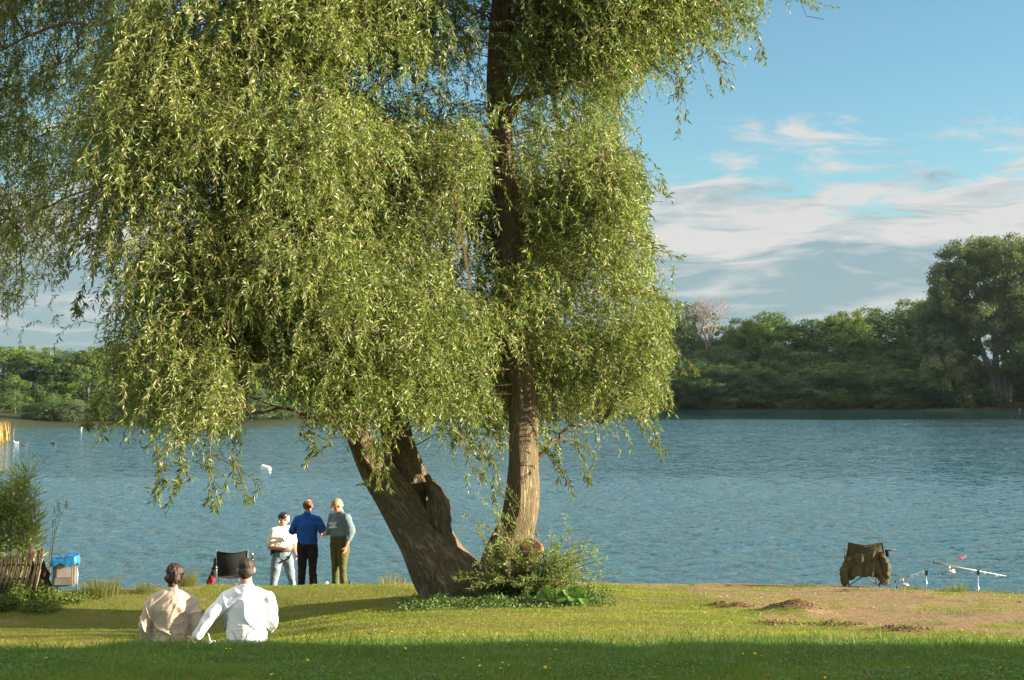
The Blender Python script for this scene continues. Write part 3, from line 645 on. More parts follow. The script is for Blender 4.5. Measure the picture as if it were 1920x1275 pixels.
# left shore
LL = 'sunlit leafy tree in the wood along the far left shore'
left = [(-150, 160, 655, 0), (-95, 157, 660, 1), (-45, 160, 655, 2), (5, 165, 648, 0), (45, 168, 646, 2), (85, 165, 650, 0), (128, 170, 652, 1), (165, 166, 648, 2), (205, 172, 645, 0), (250, 174, 640, 1), (300, 172, 644, 0), (350, 176, 640, 2), (400, 176, 644, 1), (450, 180, 640, 0), (505, 182, 642, 1), (560, 184, 640, 2), (610, 190, 640, 0), (665, 192, 642, 1), (720, 200, 640, 0), (775, 205, 636, 2), (830, 210, 632, 1), (885, 218, 630, 0), (940, 226, 626, 1), (990, 236, 622, 2), (1040, 244, 616, 0), (1090, 246, 606, 1), (1130, 248, 598, 2)]
for (px_, y_, tr, k) in left:
    far_tree(px_, y_, tr, k, LL if px_ < 260 else 'tree of the far wood seen between the hanging willow twigs', 'trees along the far left shore' if px_ < 260 else 'trees of the wood behind the willow', 1.35)
far_tree(28, 157, 702, 0, 'rounded light green tree in front of the far left wood', None, 1.15)
for i, px_ in enumerate([-20, 60, 95, 140, 185, 230, 290, 350, 410, 470, 530, 590, 650, 720, 790, 860, 930, 1000, 1070, 1130]):
    yy = float(farshore(PT(px_, 790, 160).x)) + 4; yy = float(farshore(PT(px_, 790, yy).x)) + 3.5
    e = far_tree(px_, yy, PT(0, 0, 1) and (752 if px_ < 260 else 735) + rng.uniform(-8, 8), [1, 3][i % 2], 'low green waterside bush below the far left wood' if px_ < 260 else 'low waterside bush seen under the willow twigs', 'bushes on the far left shore' if px_ < 260 else 'bushes on the shore behind the willow', 1.9, name='bush'); e['category'] = 'bush'
# ------------------------------------------------------------------ grass
def scatter(n, y0, y1, mg=3.0, k=.40):
    y = rng.uniform(y0, y1, n * 2); x = rng.uniform(-1, 1, n * 2) * (k * y1 + mg); ok = np.abs(x) < k * y + mg
    x, y = x[ok][:n], y[ok][:n]; return x, y
def grass_obj(name, n, y0, y1, hfun, wfun, c1, c2, label, cover):
    x, y = scatter(n, y0, y1); s = soil_mask(x, y); ok = (rng.random(len(x)) > np.clip(s * cover, 0, .985)) & (y < crest(x) + .25)
    x, y = x[ok], y[ok]; n = len(x); P = np.stack([x, y, Gn(x, y) - .005], 1)
    h = hfun(x, y) * rng.uniform(.55, 1.25, n); h = np.where((rng.random(n) < .012) & (y < 15.5), h * 2.1, h); D = np.zeros((n, 3)); a_ = rng.uniform(0, 6.28, n); D[:, 0] = np.cos(a_); D[:, 1] = np.sin(a_)
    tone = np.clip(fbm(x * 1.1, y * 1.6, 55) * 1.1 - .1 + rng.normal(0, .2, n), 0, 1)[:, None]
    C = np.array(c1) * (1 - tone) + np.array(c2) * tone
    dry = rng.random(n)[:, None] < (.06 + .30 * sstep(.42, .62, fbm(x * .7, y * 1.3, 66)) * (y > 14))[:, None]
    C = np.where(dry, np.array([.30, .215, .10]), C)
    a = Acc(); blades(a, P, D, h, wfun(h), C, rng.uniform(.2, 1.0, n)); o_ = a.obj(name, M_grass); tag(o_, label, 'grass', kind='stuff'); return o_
tall = lambda x, y: (.045 + .075 * fbm(x * 1.7, y * 1.7, 12)) * (.55 + .75 * sstep(8, 12.5, y)) * np.where(y > 13.2, 1 - .62 * sstep(13.2, 15.5, y), 1)
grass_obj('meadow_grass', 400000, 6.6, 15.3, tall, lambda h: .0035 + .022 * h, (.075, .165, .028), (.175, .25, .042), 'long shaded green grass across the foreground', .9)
lawn = lambda x, y: .014 + .030 * fbm(x * 2.3, y * 2.3, 14) ** 1.3
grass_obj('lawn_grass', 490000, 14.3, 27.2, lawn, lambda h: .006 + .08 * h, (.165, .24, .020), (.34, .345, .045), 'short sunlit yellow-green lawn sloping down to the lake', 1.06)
# clover and small broad leaves among the foreground grass
n = 95000; x, y = scatter(n, 6.6, 14.2); f_ = fbm(x * 1.3, y * 1.3, 71); ok = rng.random(len(x)) < sstep(.34, .6, f_) * 1.2; x, y = x[ok], y[ok]; n = len(x)
P = np.stack([x, y, Gn(x, y) + rng.uniform(.01, 1, n) * tall(x, y) * .75], 1); a_ = rng.uniform(0, 6.28, n)
a = Acc(); D = np.stack([np.cos(a_), np.sin(a_), rng.uniform(-.2, .5, n)], 1)
leaves(a, P, D, nrm(rng.normal(0, .35, (n, 3)) + [0, -.2, 1]), rng.uniform(.018, .045, n), rng.uniform(.012, .028, n), np.array([.05, .12, .03]) + rng.random((n, 1)) * np.array([.07, .10, .02]))
tag(a.obj('clover', M_grass), 'patches of clover between the shaded foreground grass', 'ground cover', kind='stuff')
# pebbles and twigs on the bare earth
a = Acc(); x = rng.uniform(3, 12, 9000); y = rng.uniform(15.5, 26, 9000); ok = (soil_mask(x, y) > .45) & (y < crest(x)); x, y = x[ok][:800], y[ok][:800]
for q in range(len(x)):
    s_ = rng.gamma(2, .0035) + .003; o3 = np.array([x[q], y[q], G(x[q], y[q])]); pv = np.array([[1, 0, 0], [0, 1, 0], [-1, 0, 0], [0, -1, 0], [0, 0, .7]]) * s_ * rng.uniform(.6, 1.3, (5, 3)) + o3
    a.add(pv, T=np.array([[0, 1, 4], [1, 2, 4], [2, 3, 4], [3, 0, 4]]), C=[(.34, .27, .20), (.48, .42, .34), (.16, .10, .06)][q % 3])
tag(a.obj('pebbles', M_fol), 'small pale pebbles and crumbs on the bare earth', 'pebbles', kind='stuff')
# dirt mound clods
a = Acc()
for mx_, my_, h, r in MPOS:
    for q in range(int(260 * r)):
        an, rd = rng.uniform(0, 6.28), r * rng.random() ** .5 * 1.3; x_, y_ = mx_ + math.cos(an) * rd, my_ + math.sin(an) * rd; s_ = rng.uniform(.006, .022); sq = rng.uniform(-1, 1)
        V, Q, T, U = tube_np([(x_ - s_, y_ + sq * s_, G(x_, y_)), (x_, y_, G(x_, y_) + s_ * .3), (x_ + s_, y_ - sq * s_, G(x_, y_))], [s_ * .3, s_, s_ * .3], 6, rough=.6, seed=q); a.add(V, Q, T, C=(.16, .085, .045) if q % 3 else (.24, .14, .08))
tag(a.obj('earth_clods', M_fol), 'crumbly brown clods thrown up by moles on the worn bank', 'earth', kind='stuff')

# ------------------------------------------------------------------ flowers
fa = Acc(); th = np.linspace(0, 6.283, 9)[:-1]
for k in range(8):
    d = np.array([math.cos(th[k]), math.sin(th[k]), .25]); leaves(fa, np.zeros((1, 3)) + [0, 0, 0], d[None], np.array([[0, 0, 1.]]), .014, .010, (.75, .52, .02))
fl_me = fa.mesh('flower_head'); M_petal = leaf_mat('petal', .6, .3, .2, (1, 1, .6)); fl_me.materials.append(M_petal)
sa = Acc(); add_tube(sa, [(0, 0, 0), (.005, 0, .5), (0, 0, 1)], .0016, 4, C=(.08, .13, .03)); st_me = sa.mesh('flower_stem'); st_me.materials.append(M_grass)
n = 0
while n < 130:
    y_ = rng.uniform(8.5, 16.2); x_ = rng.uniform(-1, 1) * .38 * y_
    if (fbm(x_ * .6, y_ * .9, 5) < .45 and rng.random() < .85) or (x_ < -1.5 and rng.random() < .6): continue
    h_ = float(tall(np.array(x_), np.array(y_))) * rng.uniform(.8, 1.25) + .01
    e = empty('yellow_flower', (x_, y_, G(x_, y_)), rng.uniform(0, 6), 'small yellow flower scattered in the grass', 'flower', 'yellow flowers dotted through the grass')
    s_ = link('stem', st_me, e); s_.scale = (1, 1, h_); hd = link('flower_head', fl_me, e); hd.location = (0, 0, h_); q = rng.uniform(.55, 1.15); hd.scale = (q, q, q); hd.rotation_euler = (rng.uniform(-.2, .8), rng.uniform(-.5, .5), 0); n += 1

# ------------------------------------------------------------------ plants
def local(acc, off):
    acc.V = [v - np.array(off) for v in acc.V]; return acc
def tussock(px, row, d, h, r, n, c1, c2, label, name='grass_tussock', cat='grass tuft', plume=False, group=None):
    p = PT(px, row, d); z = G(p.x, d); a = Acc(); an = rng.uniform(0, 6.28, n); rd = r * .5 * np.sqrt(rng.random(n))
    P = np.stack([np.cos(an) * rd, np.sin(an) * rd, -.03 + 0 * an], 1); D = np.stack([np.cos(an), np.sin(an), 0 * an], 1) * (.25 + .9 * (rd / r)[:, None]) + rng.normal(0, .15, (n, 3))
    tone = rng.random((n, 1)); L = h * rng.uniform(.5, 1.1, n); blades(a, P, D, L, .004 + .008 * L, np.array(c1) * (1 - tone) + np.array(c2) * tone, rng.uniform(.3, 1.1, n))
    o_ = a.obj(name, M_grass); o_.location = (p.x, d, z); tag(o_, label, cat, group); return o_
G1, G2 = (.10, .13, .03), (.25, .22, .09)
tussock(190, 1110, 25.0, .34, .62, 900, G1, G2, 'wide tuft of long grass right beside the litter bin')
tussock(272, 1110, 25.2, .24, .34, 350, G1, G2, 'small grass tuft at the water edge between the bin and the couple')
tussock(352, 1108, 25.8, .36, .30, 350, G1, G2, 'tall thin grass tuft behind the couple at the water edge')
tussock(735, 1095, 26.4, .30, .5, 160, (.2, .2, .1), (.34, .30, .16), 'thin straw-coloured grass tuft left of the willow trunk')
for i, (px_, rw, d_, h_, r_, nn, lb) in enumerate([(1510, 1095, 26.2, .10, .5, 260, 'low grass tuft on the bank edge left of the green chair'), (1710, 1104, 24.9, .14, .35, 260, 'grass tuft beside the first rod rest'), (1775, 1112, 24.4, .12, .5, 320, 'ragged grass tuft between the two rod rests'), (1800, 1108, 24.2, .20, .3, 200, 'tall leaning grass tuft near the second rod rest'), (1860, 1118, 23.7, .11, .5, 320, 'low grass tuft right of the second rod rest'), (1895, 1124, 23.3, .08, .5, 320, 'grass tuft on the bank at the right edge'), (1690, 1142, 19.6, .07, .6, 300, 'flat green grass patch on the bare earth below the chair'), (1810, 1148, 19.1, .08, .5, 300, 'round green patch on the bare earth at the right'), (1760, 1170, 17.2, .10, .25, 120, 'small upright tuft on the bare earth'), (1905, 1165, 17.5, .08, .3, 150, 'small tuft on bare earth at the right edge'), (1655, 1200, 15.0, .20, .10, 60, 'tall weed at the border of shade and sun'), (1530, 1196, 15.3, .14, .10, 50, 'short dark weed at the border of shade, right part')]):
    tussock(px_, rw, d_, h_, r_, nn, (.08, .13, .02), (.20, .22, .05), lb)

def shrub(name, off, parts, label, cat, c1, c2, leaf=(.05, .025), nst=10, seed=0, mat=None):
    """parts: (px,row,d, rx,ry,rz, nleaves) clumps, with stems rising to each"""
    rr = np.random.default_rng(seed); e = empty(name, off, 0, label, cat); a = Acc(); s_ = Acc()
    for px_, row, d, rx, ry, rz, nl_ in parts:
        c_ = np.array(PT(px_, row, d)); dd = nrm(rr.normal(0, 1, (nl_, 3))); P = c_ + dd * (rr.random((nl_, 1)) ** .5) * [rx, ry, rz]
        P = P[P[:, 2] > Gn(P[:, 0], P[:, 1]) - .02]; m_ = len(P); N = nrm(rr.normal(0, .6, (m_, 3)) + [0.2, -.2, 1]); D = nrm(rr.normal(0, 1, (m_, 3)) + [0, 0, -.2]); tone = rr.random((m_, 1))
        L_ = leaf[0] * rr.uniform(.5, 1.3, m_); leaves(a, P, D, N, L_, L_ * leaf[1] / leaf[0], np.array(c1) * (1 - tone) + np.array(c2) * tone)
        for k in range(3):
            q = c_ + rr.normal(0, .5, 3) * [rx, ry, rz]; g_ = np.array([c_[0] + rr.normal(0, .1), c_[1] + rr.normal(0, .05), 0]); g_[2] = G(g_[0], g_[1]) - .03
            Ps, rs = spline([g_, (g_ + q) / 2 + rr.normal(0, .04, 3), q], [.007, .005, .003], 6); add_tube(s_, Ps, rs, 4)
    local(s_, off).obj('stems', M_twig, e); local(a, off).obj('leaves', mat or M_fol, e); return e
# shrub in front of the fence, left
o0 = PT(40, 1150, 21.5); o0.z = G(o0.x, 21.5)
cl_ = []
for px_, rb, hh_, n_ in [(-70, 1120, .42, 2200), (-35, 1118, .42, 2200), (0, 1122, .40, 2200), (25, 1112, .46, 2200), (45, 1130, .36, 2000), (68, 1118, .40, 2000), (88, 1128, .30, 1500), (20, 1142, .26, 1500), (-15, 1145, .28, 1500), (60, 1146, .20, 1100), (112, 1132, .18, 900), (140, 1128, .14, 700), (95, 1146, .14, 600), (165, 1122, .12, 400)]:
    gp_ = GP(px_, rb); cc_ = gp_ + Vector((0, 0, hh_ * .42)); k_ = (637.5, ); pxx, pyy = proj(np.array(cc_)); cl_.append((float(pxx), float(pyy), cc_.y, .24, .3, hh_ * .62, n_))
shrub('shrub', o0, cl_, 'bright green leafy shrub in front of the wooden fence', 'shrub', (.07, .115, .02), (.17, .22, .035), (.042, .02), seed=4)
# tall reeds with bindweed behind the fence
o0 = PT(20, 1090, 25.5); o0.z = G(o0.x, 25.5); e = empty('reed_thicket', o0, 0, 'tall reeds overgrown with bindweed behind the wooden fence', 'reeds'); a = Acc(); s_ = Acc(); rr = np.random.default_rng(2)
for k in range(230):
    px_ = rr.uniform(-95, 68); d = rr.uniform(25.2, 27); top = np.interp(px_, [-95, 0, 30, 45, 55, 70], [800, 880, 858, 840, 890, 955]) + rr.gamma(2, 20)
    b0 = np.array(PT(px_, 1080, d)); b0[2] = G(b0[0], d) - .05; t0 = np.array(PT(px_ + rr.normal(6, 8), top, d)); Ps, rs = spline([b0, (b0 + t0) / 2 + rr.normal(0, .03, 3), t0], [.006, .005, .002], 10); add_tube(s_, Ps, rs, 4, C=(.2, .22, .08))
    m_ = 13; tq = rr.uniform(.25, 1, m_); P = b0 + (t0 - b0) * tq[:, None]; D = nrm(rr.normal(0, 1, (m_, 3)) * [1, 1, .2] + [.2, 0, .75]); tone = rr.random((m_, 1))
    leaves(a, P, D, nrm(rr.normal(0, 1, (m_, 3)) + [0, -.5, .5]), rr.uniform(.18, .42, m_), rr.uniform(.014, .026, m_), np.array([.16, .22, .06]) * (1 - tone) + np.array([.33, .36, .13]) * tone)
for px_, rw, rx, rz, nl_ in [(-60, 960, .3, .5, 800), (-20, 960, .3, .45, 900), (5, 945, .22, .3, 500), (25, 930, .20, .25, 450), (20, 965, .25, .3, 600), (48, 975, .16, .25, 380), (10, 1010, .3, .2, 500), (60, 990, .08, .2, 160), (38, 905, .1, .2, 150)]:
    c_ = np.array(PT(px_, rw, 25.4)); P = c_ + nrm(rr.normal(0, 1, (nl_, 3))) * rr.random((nl_, 1)) ** .6 * [rx, .35, rz]; tone = rr.random((nl_, 1)); L_ = rr.uniform(.03, .075, nl_)
    leaves(a, P, nrm(rr.normal(0, 1, (nl_, 3)) + [0, 0, -.6]), nrm(rr.normal(0, .7, (nl_, 3)) + [.3, -.5, .3]), L_, L_ * .8, np.array([.15, .21, .045]) * (1 - tone) + np.array([.34, .38, .11]) * tone)
fwh = Acc()
for px_, rw in [(26, 926), (52, 935), (12, 1004), (17, 1012), (64, 976)]:
    c_ = np.array(PT(px_, rw, 25.0)); an = np.linspace(0, 6.283, 7)[:-1]; leaves(fwh, np.repeat(c_[None], 6, 0), np.stack([np.cos(an), 0 * an - .4, np.sin(an)], 1), np.array([[0, -1, 0.]] * 6), .028, .024, (.7, .72, .6))
local(s_, o0).obj('reed_stems', M_fol, e); local(a, o0).obj('leaves', M_fol, e); local(fwh, o0).obj('bindweed_flowers', M_petal, e)
# thin separate reeds right of the fence
o0 = PT(105, 1095, 25.6); o0.z = G(o0.x, 25.6); e = empty('reed', o0, 0, 'few thin reed stalks with plumes rising behind the litter bin', 'reeds'); a = Acc(); s_ = Acc()
for pts, pl in [([(92, 1090), (98, 1040), (104, 980), (110, 945)], 1), ([(92, 1090), (99, 1020), (112, 975), (124, 940)], 1), ([(90, 1090), (94, 1030), (98, 1000), (97, 960)], 0), ([(92, 1095), (96, 1050), (102, 1010), (106, 990)], 0)]:
    P = [PT(u, v, 25.6) for u, v in pts]; Ps, rs = spline(P, [.006, .005, .004, .002], 12); add_tube(s_, Ps, rs, 4, C=(.2, .2, .1))
    m_ = 9; ix = rr.integers(2, 12, m_); leaves(a, Ps[ix], nrm(rr.normal(0, .6, (m_, 3)) + [.2, 0, .9]), rr.normal(0, 1, (m_, 3)), rr.uniform(.12, .3, m_), .012, (.16, .19, .08))
    if pl: m_ = 60; leaves(a, Ps[-1] - np.array([0, 0, 1]) * rr.random((m_, 1)) * .16, nrm(rr.normal(0, .5, (m_, 3)) + [.2, 0, 1]), rr.normal(0, 1, (m_, 3)), .07, .006, (.32, .30, .19))
local(s_, o0).obj('reed_stems', M_fol, e); local(a, o0).obj('leaves', M_fol, e)
# orange reed bed on the small point far left
o0 = WP(-102, 838); e = empty('reed_bed', o0, 0, 'golden-brown reed bed on a point at the far left of the lake', 'reeds'); a = Acc(); n = 9000
P = np.stack([rr.uniform(-9, 3.2, n), rr.uniform(-2, 9, n), 0 * rr.random(n) - .1], 1) ; k_ = (P[:, 0] < 2.6 - .16 * (P[:, 1]) ** 1.0 + rr.normal(0, .35, n)); P = P[k_]; n = len(P)
hh = (2.75 - .9 * sstep(.2, 2.8, P[:, 0] + .2 * P[:, 1])) * rr.uniform(.7, 1.05, n); tone = rr.random((n, 1))
leaves(a, P, nrm(rr.normal(0, .09, (n, 3)) + [0, 0, 1]), nrm(rr.normal(0, 1, (n, 3)) + [0, -1, 0]), hh, rr.uniform(.03, .08, n), np.array([.30, .17, .05]) * (1 - tone) + np.array([.36, .27, .09]) * tone)
gn = 1500; leaves(a, P[:gn], nrm(rr.normal(0, .3, (gn, 3)) + [0, 0, 1]), rr.normal(0, 1, (gn, 3)), rr.uniform(.4, 1.2, gn), .08, (.16, .19, .05)); a.obj('reed_stalks', M_fol, e)

# willow shoots at the foot of the tree
o0 = PT(1000, 1130, 22.2); o0.z = G(o0.x, 22.2); e = empty('willow_shoots', o0, 0, 'bushy young willow shoots sprouting round the foot of the big tree', 'bush'); a = Acc(); s_ = Acc(); rr = np.random.default_rng(12)
tips = [(875, 1068, 2), (852, 1072, 1), (905, 1050, 2), (920, 1075, 3), (896, 1100, 3), (940, 1060, 3), (955, 1035, 2), (948, 965, 2), (952, 925, 1), (938, 935, 1), (915, 950, 1), (890, 975, 1), (905, 985, 1), (925, 1000, 2), (970, 1000, 2), (930, 1025, 2), (970, 1070, 2), (1000, 1085, 2), (1025, 1050, 2), (1030, 995, 1), (1035, 1035, 2), (1045, 1020, 2), (1060, 1010, 1), (1065, 1045, 3), (1080, 1060, 3), (1100, 1045, 3), (1112, 1028, 2), (1125, 1045, 2), (1110, 1075, 2), (1090, 1085, 3), (1060, 1080, 3), (1120, 1088, 1), (1040, 1095, 3), (1010, 1105, 3), (970, 1095, 3), (1045, 1062, 3), (1075, 1100, 2), (940, 1110, 2), (860, 1095, 1), (1000, 1125, 2), (1060, 1120, 2)]
for u, v, k in tips:
    for q in range(k * 2):
        d = rr.uniform(21.2, 22.4); t0 = np.array(PT(u + rr.normal(0, 13), v + rr.normal(0, 12), d)); b0 = np.array([o0.x - .1 + rr.normal(0, .28) + (t0[0] - o0.x) * .25, 22.2, o0.z + .02])
        m1 = (b0 + t0) / 2 + [(b0[0] - t0[0]) * .12, 0, .12 * np.linalg.norm(t0 - b0)]; Ps, rs = spline([b0, m1, t0], [.009, .005, .002], 26); add_tube(s_, Ps, rs, 4)
        lo = 6; m_ = 46; ix = rr.integers(lo, 26, m_); T_ = nrm(np.gradient(Ps, axis=0))[ix]; sd_ = nrm(np.cross(T_, rr.normal(0, 1, (m_, 3)))); tone = rr.random((m_, 1))
        Cq = np.array([.12, .18, .03]) * (1 - tone) + np.array([.28, .34, .08]) * tone; Cq = np.where(rr.random((m_, 1)) > .85, np.array([.36, .38, .26]), Cq)
        leaves(a, Ps[ix] + rr.normal(0, .015, (m_, 3)), T_ * .7 + sd_ * .75, nrm(rr.normal(0, .7, (m_, 3)) + [.2, -.4, .6]), rr.uniform(.05, .10, m_), rr.uniform(.012, .02, m_), Cq)
local(s_, o0).obj('shoots', M_twig, e); local(a, o0).obj('leaves', M_leaf, e)
# low weeds in the tree's shade
n = 26000; a = Acc(); px_ = rr.uniform(745, 1150, n); q = (px_ - 948) / 203
x_ = (px_ - 960) / F * 21.7; y_ = 21.6 + rr.normal(0, .85, n) - .2 * np.abs(q); ok = (rr.random(n) < sstep(1.05, .6, np.abs(q) + rr.normal(0, .08, n))) & (y_ > 20.0) & (fbm(x_ * 2.6, y_ * 2.6, 83) + rr.normal(0, .06, n) > .40); x_, y_ = x_[ok], y_[ok]; n = len(x_)
hh = (.12 + .14 * sstep(860, 980, px_[ok])) * fbm(x_ * 2.2, y_ * 2.2, 81) ** 1.5 * 2 * sstep(19.9, 21.3, y_); P = np.stack([x_, y_, Gn(x_, y_) + hh * rr.random(n)], 1); tone = rr.random((n, 1)); L_ = rr.uniform(.025, .06, n)
leaves(a, P, nrm(rr.normal(0, 1, (n, 3)) + [0, 0, .3]), nrm(rr.normal(0, .7, (n, 3)) + [0, -.3, .8]), L_, L_ * .6, np.array([.045, .085, .02]) * (1 - tone) + np.array([.13, .19, .04]) * tone)
tag(a.obj('weeds', M_fol), 'low dark weeds and ivy spreading round the foot of the willow', 'weeds', kind='stuff')
# burdock
o0 = PT(1062, 1138, 20.6); o0.z = G(o0.x, 20.6); e = empty('burdock', o0, 0, 'low plant with big round green leaves right of the willow foot', 'plant'); a = Acc()
for k in range(26):
    an = rr.uniform(0, 6.28); rd = rr.uniform(.03, .42); c_ = np.array([math.cos(an) * rd, math.sin(an) * rd * .7, rr.uniform(.04, .20)]); R_ = rr.uniform(.05, .10); nv_ = nrm(rr.normal(0, .4, 3) + [0, -.35, 1]); u_ = nrm(np.cross(nv_, [1, 0, .1])); w_ = np.cross(nv_, u_)
    tq = np.linspace(0, 6.283, 11)[:-1]; ring = c_ + (np.cos(tq)[:, None] * u_ + np.sin(tq)[:, None] * w_) * R_ * (1 + .12 * np.sin(tq * 3 + k))[:, None] + nv_ * (.18 * R_ * np.sin(tq * 2 + k))[:, None]
    V = np.vstack([ring, c_ - nv_ * R_ * .2]); a.add(V, T=np.array([[i, (i + 1) % 10, 10] for i in range(10)]), C=np.array([.07, .14, .02]) * rr.uniform(.8, 1.6))
    add_tube(a, [(0, 0, 0), c_ * [.5, .5, .8], c_], .004, 4, C=(.10, .14, .04))
a.obj('leaves', M_fol, e)
tussock(847, 1120, 22.0, .10, .10, 60, (.35, .28, .03), (.45, .36, .04), 'little yellow-flowering herb at the foot of the left trunk', 'herb', 'plant')

# ------------------------------------------------------------------ unseen clipped foliage wall, added right of the frame to shade the foreground
he = empty('shade_hedge', (15, -1, 2.6), 0, 'unseen clipped greenery added beyond the right edge to shade the foreground', 'shade_hedge')
HX0, HX1, HY0, HY1, HZ = -2.0, 2.0, -15.0, 13.15, 6.2
a = Acc(); n = 52000; f_ = rng.integers(0, 5, n); u_, v_, q_ = rng.random(n), rng.random(n), rng.random(n) * .45
P = np.zeros((n, 3)); yy = HY0 + (HY1 - HY0) * u_; zz = HZ * v_; xx = HX0 + (HX1 - HX0) * u_
P[:, 0] = np.select([f_ == 0, f_ == 1, f_ == 2], [HX0 + q_, HX1 - q_, HX0 + (HX1 - HX0) * v_], xx)
P[:, 1] = np.select([f_ == 0, f_ == 1, f_ == 2, f_ == 3], [yy, yy, yy, HY1 - q_ * .6], HY0 + q_)
P[:, 2] = np.where(f_ == 2, HZ - q_, zz)
leaves(a, P, rng.normal(0, 1, (n, 3)), rng.normal(0, 1, (n, 3)), rng.uniform(.14, .26, n), rng.uniform(.09, .14, n), np.array([.03, .06, .015]) + rng.random((n, 1)) * [.04, .05, .01])
a.obj('foliage', M_fol, he)
a = Acc()
for q in range(420):
    p0 = np.array([rng.uniform(-1.4, 1.4), rng.uniform(HY0 + .5, HY1 - .5), -.2]); add_tube(a, [p0, p0 + [rng.normal(0, .2), rng.normal(0, .2), 3], p0 + [rng.normal(0, .4), rng.normal(0, .4), 5.8]], [.10, .07, .03], 5)
add_box(a, (0, (HY0 + HY1) / 2, HZ / 2 - .2), (HX1 - HX0 - 1.0, HY1 - HY0 - 1.0, HZ - .7)); a.obj('twigs', M_twig, he)  # stems plus a solid box core, added to stop light leaking through the leaves
# ------------------------------------------------------------------ blob modelling for bodies, cloth and small goods
def capsule(p0, r0, p1, r1, seg=14):
    p0, p1 = np.array(p0, float), np.array(p1, float); d = p1 - p0; L = np.linalg.norm(d); d = d / max(L, 1e-6)
    pts, rad = [], []
    for a_ in np.linspace(math.pi / 2 * .93, 0, 5): pts.append(p0 - d * r0 * math.sin(a_)); rad.append(r0 * math.cos(a_))
    for a_ in np.linspace(0, math.pi / 2 * .93, 5): pts.append(p1 + d * r1 * math.sin(a_)); rad.append(r1 * math.cos(a_))
    P = np.array(pts); ref = np.array([0, 1, 0.]) if abs(d[1]) < .8 else np.array([1, 0, 0.]); A = nrm(np.cross(d, ref)); B = np.cross(d, A); th = np.linspace(0, 2 * math.pi, seg, endpoint=False)
    V = (P[:, None] + (A * np.cos(th)[:, None] + B * np.sin(th)[:, None])[None] * np.array(rad)[:, None, None]).reshape(-1, 3); n = len(P)
    i = np.arange(n - 1)[:, None] * seg; j = np.arange(seg)[None]; Q = np.stack([i + j, i + (j + 1) % seg, i + seg + (j + 1) % seg, i + seg + j], -1).reshape(-1, 4)
    V = np.vstack([V, P[0], P[-1]]); T = [(n * seg, (k + 1) % seg, k) for k in range(seg)] + [(n * seg + 1, (n - 1) * seg + k, (n - 1) * seg + (k + 1) % seg) for k in range(seg)]
    return V, Q, np.array(T)
def ellip(c, r, rot=None):
    V, Q, T = capsule((0, 0, 0), 1, (0, 0, 1e-5), 1, 18); V = V * np.array(r)
    if rot is not None: V = V @ np.array(Matrix(rot)).T
    return V + np.array(c), Q, T
def rotm(yaw=0, pitch=0, roll=0): return (Matrix.Rotation(yaw, 3, 'Z') @ Matrix.Rotation(pitch, 3, 'X') @ Matrix.Rotation(roll, 3, 'Y'))
def blob(name, prims, voxel, mat, parent=None, smooth=4, wr=0, wrs=(9, 9, 5), seed=0, wr2=0):
    a = Acc()
    for p in prims:
        if p[0] == 'c': a.add(*capsule(*p[1:]))
        elif p[0] == 'e': a.add(*ellip(*p[1:]))
        elif p[0] == 's':
            _, c0, r0, c1, r1 = p; k = 6
            for t_ in np.linspace(0, 1, k): a.add(*ellip(np.array(c0) * (1 - t_) + np.array(c1) * t_, np.array(r0) * (1 - t_) + np.array(r1) * t_))
    me = a.mesh(name); o_ = bpy.data.objects.new(name, me); COL.objects.link(o_)
    md = o_.modifiers.new('r', 'REMESH'); md.mode = 'VOXEL'; md.voxel_size = voxel
    if smooth: ms = o_.modifiers.new('s', 'SMOOTH'); ms.factor = .5; ms.iterations = smooth
    dg = bpy.context.evaluated_depsgraph_get(); m2 = bpy.data.meshes.new_from_object(o_.evaluated_get(dg)); bpy.data.objects.remove(o_); bpy.data.meshes.remove(me)
    m2.name = name; n = len(m2.vertices); V = np.empty(n * 3, np.float32); m2.vertices.foreach_get('co', V); V = V.reshape(-1, 3).astype(float)
    if wr:
        N = np.empty(n * 3, np.float32); m2.vertices.foreach_get('normal', N); N = N.reshape(-1, 3)
        x_, y_, z_ = V[:, 0], V[:, 1], V[:, 2]; k1 = wrs[0] / 9
        w1 = vn(x_ * 5 * k1 + seed, z_ * 5 * k1 + y_ * 3, seed)
        wa = x_ + .16 * vn(x_ * 6, z_ * 4, seed + 1); wb = z_ + .22 * vn(x_ * 5 + 3, z_ * 5 + y_ * 4, seed + 2)
        w2 = 1 - np.abs(vn(wa * 9 * k1 + wb * 5 * k1 + seed, wb * 4 * k1 - wa * 3 * k1 + y_ * 5, seed + 3) * 2 - 1)
        w3 = 1 - np.abs(vn(wa * 22 * k1 - wb * 14 * k1, wb * 8 * k1 + y_ * 6, seed + 4) * 2 - 1)
        V = V + N * ((w1 - .5) * wr + (w2 ** 5 - .2) * (wr2 or wr * .7) * .9 + (w3 ** 3 - .25) * wr * .28)[:, None]
    m2.vertices.foreach_set('co', V.astype(np.float32).ravel()); m2.polygons.foreach_set('use_smooth', np.ones(len(m2.polygons), bool))
    m2.materials.clear(); m2.update(); return link(name, m2, parent, [mat])
C_ = lambda col, nm, **k: simple(nm, col, k.pop('rough', .9), k.pop('var', .15), k.pop('scale', 14), k.pop('bump', .003), **k)
M_white = C_((.70, .70, .69), 'white_linen', var=.03, spec=.2, bump=.007, bscale=13)
M_beige = C_((.46, .36, .26), 'beige_cotton', var=.08, spec=.2, bump=.007, bscale=12)
M_blue = C_((.02, .10, .38), 'blue_cotton', spec=.2, bump=.007, bscale=14); M_blk = C_((.016, .013, .014), 'black_trousers'); M_grey = C_((.14, .19, .21), 'grey_blue_jersey', spec=.2, bump=.007, bscale=11)
